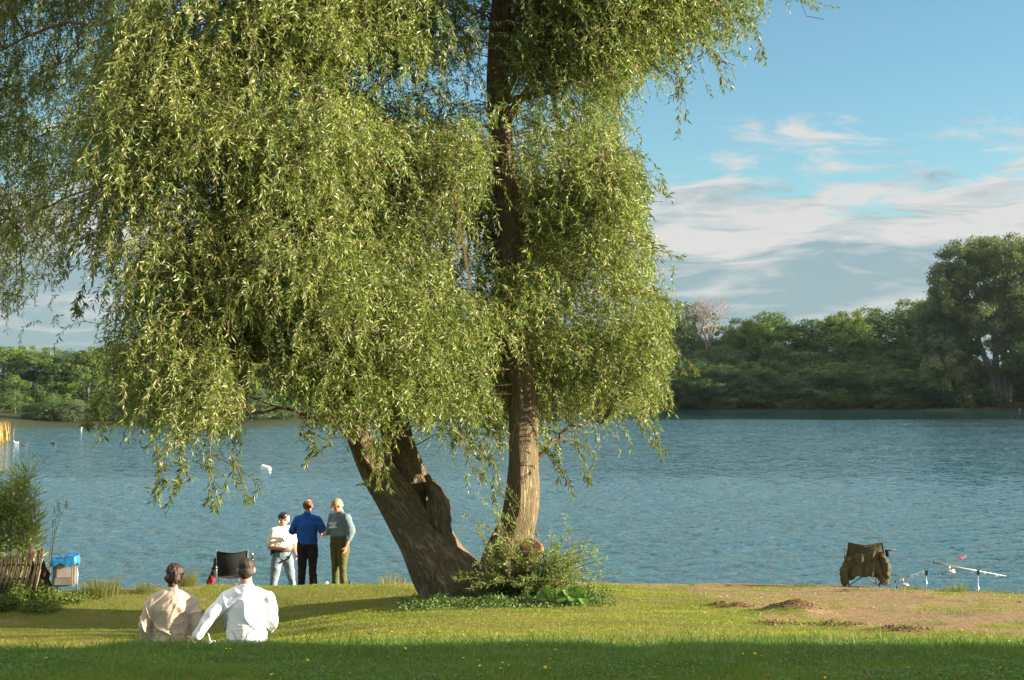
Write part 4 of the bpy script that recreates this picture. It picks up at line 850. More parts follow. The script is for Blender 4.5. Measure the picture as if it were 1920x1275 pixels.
M_olive = C_((.095, .090, .030), 'olive_cotton', spec=.2, bump=.007, bscale=10); M_jean = C_((.17, .22, .25), 'washed_denim', bump=.007, bscale=12); M_cream = C_((.74, .66, .54), 'cream_cotton', var=.05, spec=.2, bump=.007, bscale=14)
M_brown = C_((.07, .03, .018), 'brown_leather', rough=.6); M_hair = C_((.038, .017, .009), 'brown_hair', rough=.6, scale=60, var=.6); M_hair2 = C_((.16, .065, .03), 'reddish_hair', scale=60, var=.5); M_hairw = C_((.6, .58, .55), 'white_hair', scale=60)
M_hair3 = C_((.034, .020, .011), 'short_brown_hair', rough=.6, scale=60, var=.6)
M_tan = C_((.36, .25, .13), 'tan_cap'); M_shoe = C_((.03, .025, .02), 'dark_shoe', rough=.6); M_eye = simple('eye', (.02, .015, .012), .2, 0, 5); M_lip = simple('lips', (.35, .12, .09), .5, 0, 5)

def fingers(h, d, up, side, curl=.5, s=1.0):
    """palm and five fingers: h wrist, d pointing direction, up = back of hand, side = towards the thumb"""
    h, d, up, side = [np.array(q, float) for q in (h, d, up, side)]; d = nrm(d); side = nrm(side - d * side.dot(d)); up = nrm(np.cross(d, side)) * (1 if np.dot(np.cross(d, side), up) > 0 else -1)
    pr = [('c', h, .024 * s, h + d * .045 * s + side * .012, .026 * s), ('c', h + side * .015 + d * .03 * s, .019 * s, h + d * .085 * s + side * .024, .016 * s), ('c', h - side * .012 + d * .03 * s, .018 * s, h + d * .08 * s - side * .026, .015 * s), ('c', h + d * .05 * s, .018 * s, h + d * .085 * s, .016 * s)]
    for k, (o_, L) in enumerate([(.030, .068), (.010, .076), (-.010, .070), (-.029, .054)]):
        b0 = h + d * .088 * s + side * o_; c1 = curl * (.8 + .15 * k); d1 = nrm(d * math.cos(c1) - up * math.sin(c1)); d2 = nrm(d * math.cos(c1 * 2.1) - up * math.sin(c1 * 2.1))
        m_ = b0 + d1 * L * .5 * s; pr += [('c', b0, .0095, m_, .0088), ('c', m_, .0088, m_ + d2 * L * .5 * s, .0075)]
    t0 = h + d * .028 * s + side * .026; td = nrm(d * .62 + side * .75 - up * .25); t1 = t0 + td * .038 * s; pr += [('c', t0, .013, t1, .0105), ('c', t1, .0105, t1 + nrm(td + d * .6 - up * .3) * .03 * s, .0088)]
    return pr
def lp_(a, b, t): return np.array(a, float) * (1 - t) + np.array(b, float) * t
def person(label, loc, yaw, J, top, bot, skin, head_yaw=0, head_pitch=0, hair=None, cap=None, sleeve=.5, shirt_hem=.0, belt=None, voxel=.0075, bulk=1.0, collar=False, shoes=True, height=1.0, seed=0, wr=.015, stubble=False, tuck=False, hands_free=None):
    """J joints in a local frame: x to the person's right, y the way they face, z up"""
    e = empty('person', loc, yaw, label, 'person'); e.scale = (height,) * 3; J = {k: np.array(v, float) for k, v in J.items()}; b = bulk
    hc = J['head']; RM = rotm(head_yaw, head_pitch); hp = lambda v: hc + np.array(RM @ Vector(v)); M3 = RM
    ch, pe, nk = J['chest'], J['pelvis'], J['neck']
    # body: one continuous surface
    pr = [('e', hp((0, -.012, .022)), (.076, .094, .098), M3), ('e', hp((0, .02, -.035)), (.060, .070, .078), M3), ('e', hp((0, .045, -.085)), (.034, .034, .026), M3),
          ('c', hp((0, .092, .015)), .009, hp((0, .112, -.022)), .014), ('e', hp((0, .083, .035)), (.055, .016, .010), M3), ('e', hp((0, .092, -.058)), (.026, .010, .007), M3), ('e', hp((0, .088, -.070)), (.024, .010, .006), M3)]
    for s_ in (-1, 1): pr += [('e', hp((s_ * .080, -.005, -.005)), (.010, .020, .032), M3)]
    pr += [('c', nk, .062, hp((0, -.02, -.06)), .054), ('s', ch + [0, 0, .03], (.15, .095, .14), pe, (.145, .10, .10))]
    hd = {}
    for s_, q in ((-1, 'L'), (1, 'R')):
        S, E, H = J['sh' + q], J['el' + q], J['wr' + q]
        pr += [('c', lp_(ch, S, .5) + [0, 0, .05], .06, S + [0, 0, -.01], .045), ('c', S + [0, 0, -.01], .044 * b, E, .040 * b), ('c', E, .042 * b, lp_(E, H, .45), .038 * b), ('c', lp_(E, H, .45), .038 * b, H, .025)]
        d_ = J.get('hd' + q, H - E); pr += fingers(H + nrm(np.array(H - E)) * .01, d_, J.get('up' + q, (s_ * .8, 0, .3)), J.get('th' + q, (0, 1, .1)), J.get('cu' + q, np.array(.45)).item() if 'cu' + q in J else .45)
        K, A = J['kn' + q], J['an' + q]; Hp = J['hip' + q]
        pr += [('c', Hp, .085, K, .056), ('c', K, .056, lp_(K, A, .3), .056), ('c', lp_(K, A, .3), .056, A, .036), ('c', A, .036, J['to' + q], .03)]
    body = blob('body', pr, voxel, skin, e, 3)
    for s_ in (-1, 1):
        blob('eye', [('e', hp((s_ * .031, .088, .018)), (.011, .006, .006), M3)], .003, M_eye, e, 1)
    blob('lips', [('e', hp((0, .100, -.063)), (.022, .006, .007), M3)], .004, M_lip, e, 1)
    # trousers
    t_ = [('s', pe + [0, 0, .06], (.160 * b, .122 * b, .07), pe + [0, -.01, -.04], (.168 * b, .13 * b, .09))]
    for q in 'LR':
        K, A, Hp = J['kn' + q], J['an' + q], J['hip' + q]
        t_ += [('c', Hp, .098 * b, lp_(Hp, K, .5), .086 * b), ('c', lp_(Hp, K, .5), .086 * b, K, .074), ('c', K, .074, lp_(K, A, .5), .068), ('c', lp_(K, A, .5), .068, lp_(K, A, .97), .066)]
    blob('trousers', t_, voxel * 1.15, bot, e, 4, wr * .9, (12, 10, 6), seed + 1)
    # shirt or jacket
    hem = pe + [0, 0, .06 - shirt_hem]; w_ = .175 * b
    ch2 = lp_(ch, pe, .5)
    t_ = [('s', ch + [0, 0, .10], (.145, .085, .075), ch + [0, 0, -.02], (.178 * b, .122 * b, .12)), ('s', ch + [0, 0, -.02], (.178 * b, .122 * b, .12), ch2, (.172 * b, .128 * b, .10)), ('s', ch2, (.172 * b, .128 * b, .10), hem + [0, 0, .06], (.178 * b, .138 * b, .06)), ('c', nk + [0, 0, -.05], .085, nk + [0, -.005, .0], .066)]
    for q in 'LR':
        S, E, H = J['sh' + q], J['el' + q], J['wr' + q]
        t_ += [('c', nk + [0, 0, -.035], .058, S + [0, 0, .008], .062 * b), ('c', nk + [0, 0, -.09], .08, S + [0, 0, -.03], .072 * b), ('c', ch + [0, 0, .02], .11, lp_(S, E, .3), .07 * b), ('c', lp_(ch, S, .4) + [0, 0, .08], .078, S, .070 * b), ('c', S, .072 * b, lp_(S, E, .5), .068 * b)]
        if sleeve <= .55: t_ += [('c', lp_(S, E, .5), .068 * b, lp_(S, E, sleeve * 1.8), .066 * b)]
        else: t_ += [('c', lp_(S, E, .5), .068 * b, E, .062 * b), ('c', E, .060 * b, lp_(E, H, (sleeve - .5) * 2), .048 * b)]
    sh = blob('shirt', t_, voxel * 1.1, top, e, 9, wr, (8, 8, 5), seed, wr * .9)
    if collar: blob('collar', [('c', nk + [math.cos(t) * .062, math.sin(t) * .058 - .004, .004 + .012 * (math.sin(t) < 0)], .013, nk + [math.cos(t + .5) * .062, math.sin(t + .5) * .058 - .004, .004 + .012 * (math.sin(t) < 0)], .013) for t in np.arange(0, 6.28, .5)] + [('c', nk + [math.cos(t) * .058, math.sin(t) * .054 - .006, .024], .010, nk + [math.cos(t + .4) * .058, math.sin(t + .4) * .054 - .006, .024], .010) for t in np.arange(2.9, 6.4, .4)], .006, top, sh, 2)
    if belt is not None:
        a = Acc(); th_ = np.linspace(0, 6.283, 40); c0 = pe + [0, 0, .085]; add_tube(a, [c0 + [math.cos(t) * .173 * b, math.sin(t) * .134 * b, 0] for t in th_], .019, 8); a.obj('belt', belt, e, True)
    if shoes:
        for q in 'LR': blob('shoe', [('c', J['an' + q] + [0, -.03, -.035], .040, J['to' + q] + [0, .02, 0], .036), ('c', J['an' + q] + [0, -.02, 0], .042, J['an' + q] + [0, 0, -.03], .044)], .008, M_shoe, e, 3)
    if hair: blob('hair', [('e', hp(c), r, M3) for c, r in hair[0]], .0065, hair[1], e, 2, hair[2] if len(hair) > 2 else .010, (40, 40, 30), seed + 5)
    if cap:
        pr = [('e', hp((0, -.012, .055)), (.090, .106, .078), M3)]
        cp_ = blob('cap', pr, .006, cap[0], e, 2, .003)
        if cap[1]: blob('brim', [('c', hp((x_, .085 + .045 * (1 - (x_ / .06) ** 2) * k, .045 - .010 * k - abs(x_) * .12)), .006, hp((x_ + .012, .085 + .045 * (1 - (x_ / .06) ** 2) * k, .045 - .010 * k - abs(x_) * .12)), .006) for x_ in np.arange(-.060, .055, .010) for k in (0, .35, .7, 1.0, 1.3)], .005, cap[0], cp_, 2)
    return e
def standing(spread=.11, shw=.19, dz=0):
    return dict(head=(0, .015, 1.635), neck=(0, -.01, 1.475), chest=(0, 0, 1.29), pelvis=(0, 0, .97), hipL=(-.09, 0, .90), hipR=(.09, 0, .90), knL=(-spread, .02, .50), knR=(spread, .02, .50), anL=(-spread * 1.15, 0, .085), anR=(spread * 1.15, 0, .085), toL=(-spread * 1.35, .15, .035), toR=(spread * 1.35, .15, .035),
                shL=(-shw + .012, 0, 1.375), shR=(shw - .012, 0, 1.375), elL=(-shw - .07, -.03, 1.13), elR=(shw + .07, -.03, 1.13), wrL=(-shw - .06, .06, .90), wrR=(shw + .06, .06, .90))
def stand_at(px, d, dz=0): p = PT(px, 1100, d); return Vector((p.x, d, G(p.x, d) + dz))
HB = lambda back=.0: [((0, -.035, .045), (.082, .085, .085)), ((0, -.055, -.01), (.074, .062, .07)), ((0, -.06, -.05), (.06, .045, .05))]
# man in the blue shirt, back to us
J = standing(.10, .195); J.update(elL=(-.29, -.02, 1.15), wrL=(-.17, .19, 1.13), elR=(.30, -.01, 1.14), wrR=(.215, .20, 1.12), hdL=(.6, .8, .1), hdR=(-.4, .9, .1), upL=(0, .2, 1), upR=(0, .2, 1), thL=(.8, -.3, .5), thR=(-.8, -.3, .5), head=(0, .045, 1.615))
person('man with thinning red hair, bright blue shirt and black trousers, back turned', stand_at(576, 27.4), R(-6), J, M_blue, M_blk, M_skin_red, 0, R(-14), ([((0, -.045, .02), (.083, .078, .072)), ((0, -.06, -.02), (.078, .06, .055)), ((.052, -.01, .01), (.038, .055, .05)), ((-.052, -.01, .01), (.038, .055, .05))], M_hair2, .014), sleeve=.5, shirt_hem=.13, bulk=1.10, collar=True, seed=3, height=1.06)
# man in the cream shirt, facing us
J = standing(.17, .185); J.update(elR=(.255, .02, 1.09), wrR=(.04, .25, 1.07), hdR=(-1, .2, .1), upR=(0, .6, .8), thR=(0, .3, .9), elL=(-.25, -.03, 1.10), wrL=(-.21, .16, .95), hdL=(.1, .6, -.5), upL=(-1, 0, .2), thL=(0, .5, .8), knL=(-.17, .03, .48), anL=(-.25, 0, .08), anR=(.25, 0, .08), toL=(-.30, .13, .035), toR=(.30, .13, .035), knR=(.17, .03, .48), hipL=(-.1, 0, .86), hipR=(.1, 0, .86), head=(0, .05, 1.60))
J['pelvis'] = (0, 0, .93); J['chest'] = (0, .0, 1.26)
e_w = person('man in black beret, cream shirt and faded jeans, facing us, legs apart', stand_at(529, 27.9, -.06), R(180 + 30), J, M_cream, M_jean, M_skin, R(-75), R(-18), ([((0, -.045, .0), (.084, .075, .07)), ((0, -.06, -.04), (.07, .05, .05))], M_hairw, .01), cap=(M_black, False), sleeve=.42, belt=M_brown, bulk=1.08, seed=9, height=1.05)
a = Acc(); add_box(a, (.205, .02, 1.0), (.05, .075, .13), C=(1, 1, 1)); a.obj('phone_pouch', M_black, e_w)
# man in grey sweatshirt and cap
J = standing(.10, .195); J.update(elL=(-.25, -.05, 1.13), wrL=(-.235, .05, .88), elR=(.24, .03, 1.14), wrR=(.15, .26, 1.08), hdR=(-.3, .9, .1), upR=(0, .4, .9), thR=(-.8, 0, .5), hdL=(0.1, .25, -1), upL=(-1, 0, 0), thL=(0, 1, 0), head=(0, .075, 1.60))
e_g = person('man in tan cap, grey-blue sweatshirt and olive cargo trousers, looking down', stand_at(637, 27.3), R(138), J, M_grey, M_olive, M_skin_red, R(-8), R(-26), ([((0, -.05, .0), (.084, .072, .06)), ((0, -.06, -.03), (.074, .05, .045))], M_hairw, .008), cap=(M_tan, True), sleeve=.74, shirt_hem=.02, bulk=1.24, seed=15, height=1.04)
# mark on the chest: lettering block over a swoosh, pale grey
a = Acc()
def chest_pt(u, v):            # u across, v up, on the front of the chest
    return np.array([u, .186 - .9 * u * u, v])
def strip(pts_lo, pts_hi):
    n_ = len(pts_lo); V = [chest_pt(*p) for p in pts_lo] + [chest_pt(*p) for p in pts_hi]; V2 = [v - [0, .03, 0] for v in V]; f = [[i, i + 1, n_ + i + 1, n_ + i] for i in range(n_ - 1)]
    a.add(np.array(V + V2), Q=np.array(f + [[q + 2 * n_ for q in r_[::-1]] for r_ in f]))
xs = np.linspace(-.10, .12, 12)
sw_lo = [(x_, 1.195 + .0 + .55 * (x_ - .06) ** 2 * (x_ < .06) + 0) for x_ in xs]; sw_hi = [(x_, 1.195 + .55 * (x_ - .06) ** 2 * (x_ < .06) + .042 * math.sin(math.pi * min(1, (x_ + .10) / .22)) ** .8 + .001) for x_ in xs]
strip(sw_lo, sw_hi)
for k, segs in enumerate([[((0, 0), (0, 1)), ((0, 1), (.6, 0)), ((.6, 0), (.6, 1))], [((.2, 0), (.2, 1))], [((0, 0), (0, 1)), ((0, .5), (.6, 1)), ((0, .5), (.6, 0))], [((0, 0), (0, 1)), ((0, 1), (.6, 1)), ((0, .5), (.5, .5)), ((0, 0), (.6, 0))]]):
    for (x0, y0), (x1, y1) in segs:
        ux = .095 - k * .047; p0 = (ux - x0 * .050, 1.250 + y0 * .055); p1 = (ux - x1 * .050, 1.250 + y1 * .055); dx, dy = p1[0] - p0[0], p1[1] - p0[1]; L_ = math.hypot(dx, dy); nx_, ny_ = -dy / L_ * .0065, dx / L_ * .0065
        strip([(p0[0] - nx_, p0[1] - ny_), (p1[0] - nx_, p1[1] - ny_)], [(p0[0] + nx_, p0[1] + ny_), (p1[0] + nx_, p1[1] + ny_)])
a.obj('chest_print', simple('pale_print', (.70, .74, .74), .8, .05, 10), e_g)
# seated couple
def sitting(shw=.18):
    return dict(head=(0, .04, .765), neck=(0, .0, .60), chest=(0, -.01, .44), pelvis=(0, 0, .13), hipL=(-.09, .05, .10), hipR=(.09, .05, .10), knL=(-.16, .42, .42), knR=(.16, .42, .42), anL=(-.12, .62, .08), anR=(.12, .62, .08), toL=(-.13, .75, .04), toR=(.13, .75, .04),
                shL=(-shw + .01, 0, .49), shR=(shw - .01, 0, .49), elL=(-shw - .07, .0, .28), elR=(shw + .07, .02, .28), wrL=(-shw - .02, .20, .18), wrR=(shw + .02, .22, .20))
def sit_at(px, d, dz=0): p = PT(px, 1200, d); return Vector((p.x, d, G(p.x, d) + dz))
J = sitting(.175); J.update(elL=(-.255, -.03, .27), wrL=(-.235, .03, .06), elR=(.245, -.05, .27), wrR=(.235, -.02, .06), hdL=(0, .9, -.3), hdR=(0, .9, -.3), upL=(0, 0, 1), upR=(0, 0, 1), thL=(1, 0, 0), thR=(-1, 0, 0), head=(.035, .05, .735), neck=(.01, 0, .585))
hw = ([((0, -.02, .04), (.088, .098, .088)), ((0, -.05, -.02), (.082, .07, .075)), ((0, -.085, -.035), (.045, .035, .045)), ((0, -.06, -.085), (.04, .035, .04))], M_hair, .014)
person('woman in creased beige jacket with brown hair pinned up, sitting on the grass', sit_at(321, 14.0, .02), R(14), J, M_beige, M_jean, M_skin, R(-24), R(-8), hw, sleeve=.97, shirt_hem=.12, bulk=1.10, collar=True, seed=22, wr=.022, voxel=.0065)
J = sitting(.20); J.update(elL=(-.34, -.05, .36), wrL=(-.47, -.06, .16), hdL=(-.6, 0, -.6), upL=(0, -1, .2), thL=(0, 0, 1), elR=(.245, .05, .26), wrR=(.22, .26, .16), hdR=(-.3, 1, 0), upR=(0, 0, 1), thR=(-1, 0, 0), head=(-.005, .05, .775), neck=(0, 0, .61), chest=(0, -.01, .45))
hm = ([((0, -.022, .04), (.084, .096, .082)), ((0, -.05, -.02), (.078, .062, .07)), ((0, -.055, -.055), (.062, .042, .04))], M_hair3, .006)
person('man in white linen shirt sitting on the grass, one arm behind the woman', sit_at(462, 14.0, .02), R(10), J, M_white, M_jean, M_skin, R(-8), R(-12), hm, sleeve=.97, shirt_hem=.12, bulk=1.08, collar=True, seed=31, wr=.016, voxel=.0065)
# things beside them
p = sit_at(249, 13.9); blob_o = blob('carrier_bag', [('e', (0, 0, .045), (.05, .05, .05)), ('e', (.02, .01, .08), (.03, .03, .03)), ('c', (0, 0, .09), .012, (.015, 0, .13), .008)], .006, simple('bag_plastic', (.62, .68, .74), .4, .08, 30), None, 2, .02, (30, 30, 20)); blob_o.location = p; tag(blob_o, 'small crumpled pale plastic bag lying left of the seated woman', 'bag')
p = sit_at(393, 13.75, .03); e = empty('drink_cup', p, 0, 'white drink cup on its side with a straw sticking up between the seated pair', 'cup'); M_wh = simple('white_card', (.78, .76, .72), .5, .05, 10)
a = Acc(); add_tube(a, [(-.05, 0, .035), (.05, .01, .045)], [.030, .040], 20); add_tube(a, [(.05, .01, .045), (.056, .011, .046)], [.043, .043], 20); a.obj('cup', M_wh, e, True)
a = Acc(); add_tube(a, [(0, .01, .04), (.0, .01, .09), (-.012, .01, .14), (-.022, .012, .15)], .005, 8); a.obj('straw', M_wh, e, True)
p = sit_at(379, 13.7, .02); b_ = blob('paper_napkin', [('e', (0, 0, .02), (.02, .03, .03)), ('e', (.01, .01, .05), (.012, .012, .02))], .004, M_wh, None, 1, .012, (50, 50, 40)); b_.location = p; tag(b_, 'crumpled white paper napkin left of the cup with the straw', 'napkin')

# ------------------------------------------------------------------ camp chairs
def cloth_sheet(acc, f, nu, nv, th=.004):
    """two-sided sheet with real thickness from f(u,v)->point, u,v in 0..1"""
    U_, V_ = np.meshgrid(np.linspace(0, 1, nu), np.linspace(0, 1, nv)); P = np.array([f(u, v) for u, v in zip(U_.ravel(), V_.ravel())]); Pg = P.reshape(nv, nu, 3)
    N = nrm(np.cross(np.gradient(Pg, axis=1), np.gradient(Pg, axis=0))).reshape(-1, 3); n_ = len(P); i = (np.arange(nv - 1)[:, None] * nu + np.arange(nu - 1)[None]).ravel(); q = np.stack([i, i + 1, i + nu + 1, i + nu], 1)
    rim = [k for k in range(nu)] + [k * nu + nu - 1 for k in range(1, nv)] + [(nv - 1) * nu + k for k in range(nu - 2, -1, -1)] + [k * nu for k in range(nv - 2, 0, -1)]; rq = [[rim[k], rim[(k + 1) % len(rim)], rim[(k + 1) % len(rim)] + n_, rim[k] + n_] for k in range(len(rim))]
    acc.add(np.vstack([P + N * th / 2, P - N * th / 2]), Q=np.vstack([q, q[:, ::-1] + n_, np.array(rq)]))
def camp_chair(loc, rz, w_, h_, label, fab, tube_m, strap_col=None):
    e = empty('camp_chair', loc, rz, label, 'chair'); hw_ = w_ / 2; sz = .42
    a = Acc(); cloth_sheet(a, lambda u, v: ((u - .5) * (w_ * (1.0 + .06 * v)), -.06 + .10 * (1 - v) - .05 * math.sin(math.pi * u) - .03 * math.sin(math.pi * v), sz - .03 + (h_ - sz) * v - .035 * v * math.sin(math.pi * u)), 15, 12, .008); a.obj('backrest', fab, e, True)
    a = Acc(); cloth_sheet(a, lambda u, v: ((u - .5) * w_, .04 + .42 * v, sz - .06 * math.sin(math.pi * u) - .02 * (1 - v)), 12, 10, .008); a.obj('seat', fab, e, True)
    a = Acc(); Tb = lambda *p: add_tube(a, p, .009, 8)
    for s_ in (-1, 1):
        a = Acc(); add_tube(a, [(s_ * hw_, .03, .02), (s_ * hw_ * 1.04, -.03, sz), (s_ * hw_ * 1.07, -.065, h_ - .005)], .009, 8); a.obj('back_post', tube_m, e, True)
        a = Acc(); add_tube(a, [(s_ * hw_, .44, sz), (s_ * hw_, .44, sz + .22)], .009, 8); a.obj('arm_post', tube_m, e, True)
    for s_ in (-1, 1):
        for (p0, p1) in [((s_ * hw_, .03, .015), (-s_ * hw_ * .95, .04, sz - .02)), ((s_ * hw_, .46, .015), (-s_ * hw_ * .95, .45, sz - .02)), ((s_ * hw_, .03, .015), (s_ * hw_, .45, sz - .02)), ((s_ * hw_ * .98, .46, .015), (s_ * hw_ * .98, .04, sz - .02))]:
            a = Acc(); add_tube(a, [p0, p1], .009, 8); a.obj('leg', tube_m, e, True)
        a = Acc(); cloth_sheet(a, lambda u, v: (s_ * (hw_ + .03) + (u - .5) * .08, -.04 + .52 * v, sz + .22 - .02 * math.sin(math.pi * v)), 5, 10, .010); a.obj('armrest', fab, e, True)
    return e
pc = PT(441, 1097, 26.9); zc = G(pc.x, 26.9); lc = Vector((pc.x, 26.6, zc + .0))
ch1 = camp_chair(lc, R(8), .54, .90, 'black folding camp chair with a bottle in its arm holder, behind the man in white', M_fabric_b, M_steel)
a = Acc(); add_tube(a, [(.36, .30, .52), (.36, .30, .62)], [.042, .05], 16); a.obj('cup_holder', M_fabric_b, ch1, True)
M_btl = simple('dark_glass', (.012, .014, .008), .12, .1, 10); bt_ = empty('bottle', ch1.matrix_basis @ Vector((.36, .30, .50)), 0, 'dark bottle with a pale neck label standing in the arm holder of the black chair', 'bottle')
a = Acc(); add_tube(a, [(0, 0, 0), (0, 0, .005), (0, 0, .15), (0, 0, .185), (0, 0, .205), (0, 0, .28)], [.02, .032, .032, .024, .014, .013], 16); a.obj('glass', M_btl, bt_, True)
a = Acc(); add_tube(a, [(0, 0, .215), (0, 0, .284)], [.0150, .0150], 14); a.obj('foil', M_steel, bt_, True)
a = Acc(); add_tube(a, [(0, 0, .05), (0, 0, .115)], [.0333, .0333], 16); a.obj('label', simple('bottle_label', (.45, .40, .22), .6, .2, 40), bt_, True)
# red and black jacket hanging at the chair's left
mw = ch1.matrix_basis
p = mw @ Vector((-.33, -.02, .0)); jk = blob('jacket', [('c', (.035, 0, .70), .035, (.0, .02, .48), .055), ('c', (.0, .02, .48), .055, (-.04, .02, .38), .05)], .009, M_fabric_b, None, 3, .03, (20, 20, 12)); jk.location = p; tag(jk, 'black jacket with a red lining hanging over the left side of the black chair', 'jacket')
blob('red_lining', [('c', (-.045, .0, .40), .042, (-.085, .01, .28), .045), ('c', (-.03, -.01, .33), .04, (-.05, 0, .22), .02)], .008, simple('red_cloth', (.28, .02, .02), .85, .3, 20), jk, 2, .03, (25, 25, 14))
# green chair with jacket
pc = PT(1621, 1097, 25.9); l2 = Vector((pc.x, 25.9, G(pc.x, 25.9) - .01)); ch2_ = camp_chair(l2, R(-4), .56, .80, 'olive camp chair with a jacket draped over its back, alone on the right bank', C_((.055, .05, .022), 'olive_canvas'), simple('dark_green_tube', (.02, .035, .028), .5, .2, 10, metal=.3))
M_jo = C_((.070, .064, .026), 'olive_jacket_cloth', bump=.004, scale=20, var=.25)
def jshape(u, v):     # v from the top down, u across
    wd = np.interp(v, [0, .25, .6, .85, 1], [.285, .315, .36, .40, .37]); s_ = u * 2 - 1
    z = .815 - .045 * (1 - abs(s_)) * (1 if v < .3 else .5) - v * (.59 + .07 * min(1, max(0, abs(s_) - .45) * 4)) + .012 * math.sin(s_ * 11) * v
    y = -.095 - .05 * v + .05 * abs(s_) ** 2 + .028 * math.sin(s_ * 9 + v * 2.5) * v + .018 * math.sin(s_ * 21 + v * 5) * v + .02 * math.sin(v * 12 + s_ * 3)
    return (s_ * wd + .012 * math.sin(v * 13), y, z)
a = Acc(); cloth_sheet(a, jshape, 60, 34, .014); jo = a.obj('jacket', M_jo, None, True); jo.location = l2; jo.rotation_euler = (0, 0, R(-4)); tag(jo, 'creased olive jacket draped over the back of the green chair', 'jacket')
blob('sleeve', [('c', (-.30, -.08, .52), .055, (-.385, -.09, .30), .07), ('c', (-.385, -.09, .30), .07, (-.37, -.08, .10), .06)], .010, M_jo, jo, 4, .03, (16, 16, 12), 2)
blob('sleeve', [('c', (.30, -.08, .60), .05, (.37, -.10, .36), .075), ('c', (.37, -.10, .36), .085, (.36, -.09, .12), .07), ('c', (.24, -.13, .3), .05, (.30, -.12, .1), .05)], .010, M_jo, jo, 4, .03, (10, 10, 8), 7)
blob('pocket', [('e', (.365, -.175, .42), (.045, .02, .055)), ('e', (.365, -.185, .465), (.05, .016, .014))], .007, M_jo, jo, 2, .01)
a = Acc()
for s_ in (-1, 1): cloth_sheet(a, lambda u, v: (s_ * .285 + (u - .5) * .035 + s_ * .05 * v, -.112, .82 - .28 * v), 4, 8, .01)
a.obj('edge_trim', M_black, jo, True)
a = Acc(); add_tube(a, [(.46, .25, .53), (.46, .25, .64)], [.035, .045], 14); a.obj('cup_holder', M_fabric_b, ch2_, True)
a = Acc(); add_tube(a, [(.40, .2, .645), (.62, .24, .655)], [.012, .008], 8); a.obj('arm_bar', M_black, ch2_, True)

# ------------------------------------------------------------------ fishing tackle
M_chrome = simple('bright_metal', (.75, .75, .74), .22, .05, 10, metal=.9); M_rod = simple('pale_rod_blank', (.72, .70, .66), .25, .08, 20); M_cork = simple('dark_grip', (.06, .05, .045), .8, .3, 30)
def rest(px, top, bot_row, d, label):
    p = PT(px, top, d); g_ = G(p.x, d); e = empty('rod_rest', (p.x, d, g_), 0, label, 'rod rest'); h_ = p.z - g_
    a = Acc(); add_tube(a, [(0, 0, -.12), (0, 0, h_ - .10)], .0055, 8); a.obj('bank_stick', M_chrome, e, True)
    a = Acc(); add_box(a, (0, 0, h_ - .06), (.042, .03, .085), C=(1, 1, 1), bevel=.2); add_tube(a, [(-.02, 0, h_ - .02), (-.022, 0, h_ + .02)], .006, 6); add_tube(a, [(.02, 0, h_ - .02), (.022, 0, h_ + .02)], .006, 6); a.obj('bite_alarm', M_black, e); return e
rest(1737, 1068, 1106, 24.9, 'rod rest with black bite alarm, the left one of the two on the bank')
rest(1834, 1067, 1112, 24.9, 'rod rest with black bite alarm, the right one of the two on the bank')
def rod(P0, P1, tipfrac, reel_f, label, name='fishing_rod', blank=None):
    P0, P1 = np.array(P0), np.array(P1); e = empty(name, tuple(P0), 0, label, 'fishing rod'); D = P1 - P0; L_ = np.linalg.norm(D); u = D / L_
    a = Acc(); add_tube(a, [(0, 0, 0), u * L_ * .30], [.016, .014], 10); add_tube(a, [-u * .012, u * .01], [.019, .019], 10); a.obj('grip', M_cork, e, True)
    a = Acc(); add_tube(a, [u * L_ * .30, u * L_], [.008, .004], 8)
    a.obj('blank', blank or M_rod, e, True)
    for f_ in (.52, .68, .86):
        a = Acc(); c_ = u * L_ * f_ + np.array([0, 0, -.028]); add_tube(a, [c_ + np.array([math.cos(t), 0, math.sin(t)]) * .018 for t in np.linspace(0, 6.283, 13)], .0035, 6); add_tube(a, [c_ + [0, 0, .018], u * L_ * f_], .004, 5); a.obj('line_guide', M_chrome, e, True)
    c_ = u * L_ * reel_f; a = Acc(); add_tube(a, [c_, c_ + [0, 0, -.05], c_ + [.01, 0, -.09]], [.012, .008, .012], 8); add_tube(a, [c_ + [-.02, 0, -.10], c_ + [.035, 0, -.11], c_ + [.045, 0, -.11], c_ + [.085, 0, -.12]], [.022, .03, .022, .026], 14); add_tube(a, [c_ + [.02, -.03, -.14], c_ + [.06, -.035, -.06]], .006, 6)
    rl = a.obj('reel', M_chrome, e, True); a = Acc(); add_tube(a, [c_ + [-.01, -.02, -.10], c_ + [-.08, -.04, -.12], c_ + [-.12, -.04, -.13]], .004, 6); add_tube(a, [c_ + [-.12, -.04, -.10], c_ + [-.125, -.04, -.165]], .010, 8); a.obj('handle', M_black, rl, True); return e
rod(PT(1752, 1055, 24.3), PT(1886, 1080, 25.7), 1, .20, 'pale fishing rod with a bright reel resting on the right rod rest')
rod(PT(1679, 1090, 24.4), PT(1738, 1068, 25.3), 1, .24, 'dark fishing rod resting on the left rod rest, next to the green chair', blank=simple('dark_rod_blank', (.10, .10, .11), .3, .1, 10))
p = PT(1773, 1062, 24.6); a = Acc(); g_ = G(p.x, 24.6); add_tube(a, [(0, 0, -.1), (.003, 0, (p.z - g_) * .5), (0, 0, p.z - g_)], .004, 6); q = a.obj('marker_stick', simple('green_stick', (.08, .16, .08), .6, .1, 10), None, True); q.location = (p.x, 24.6, g_); tag(q, 'thin green stick standing between the two rod rests', 'stick')
a = Acc(); p0, p1 = np.array(PT(1884, 1080, 25.7)), np.array(WP(2050, 1000)); 
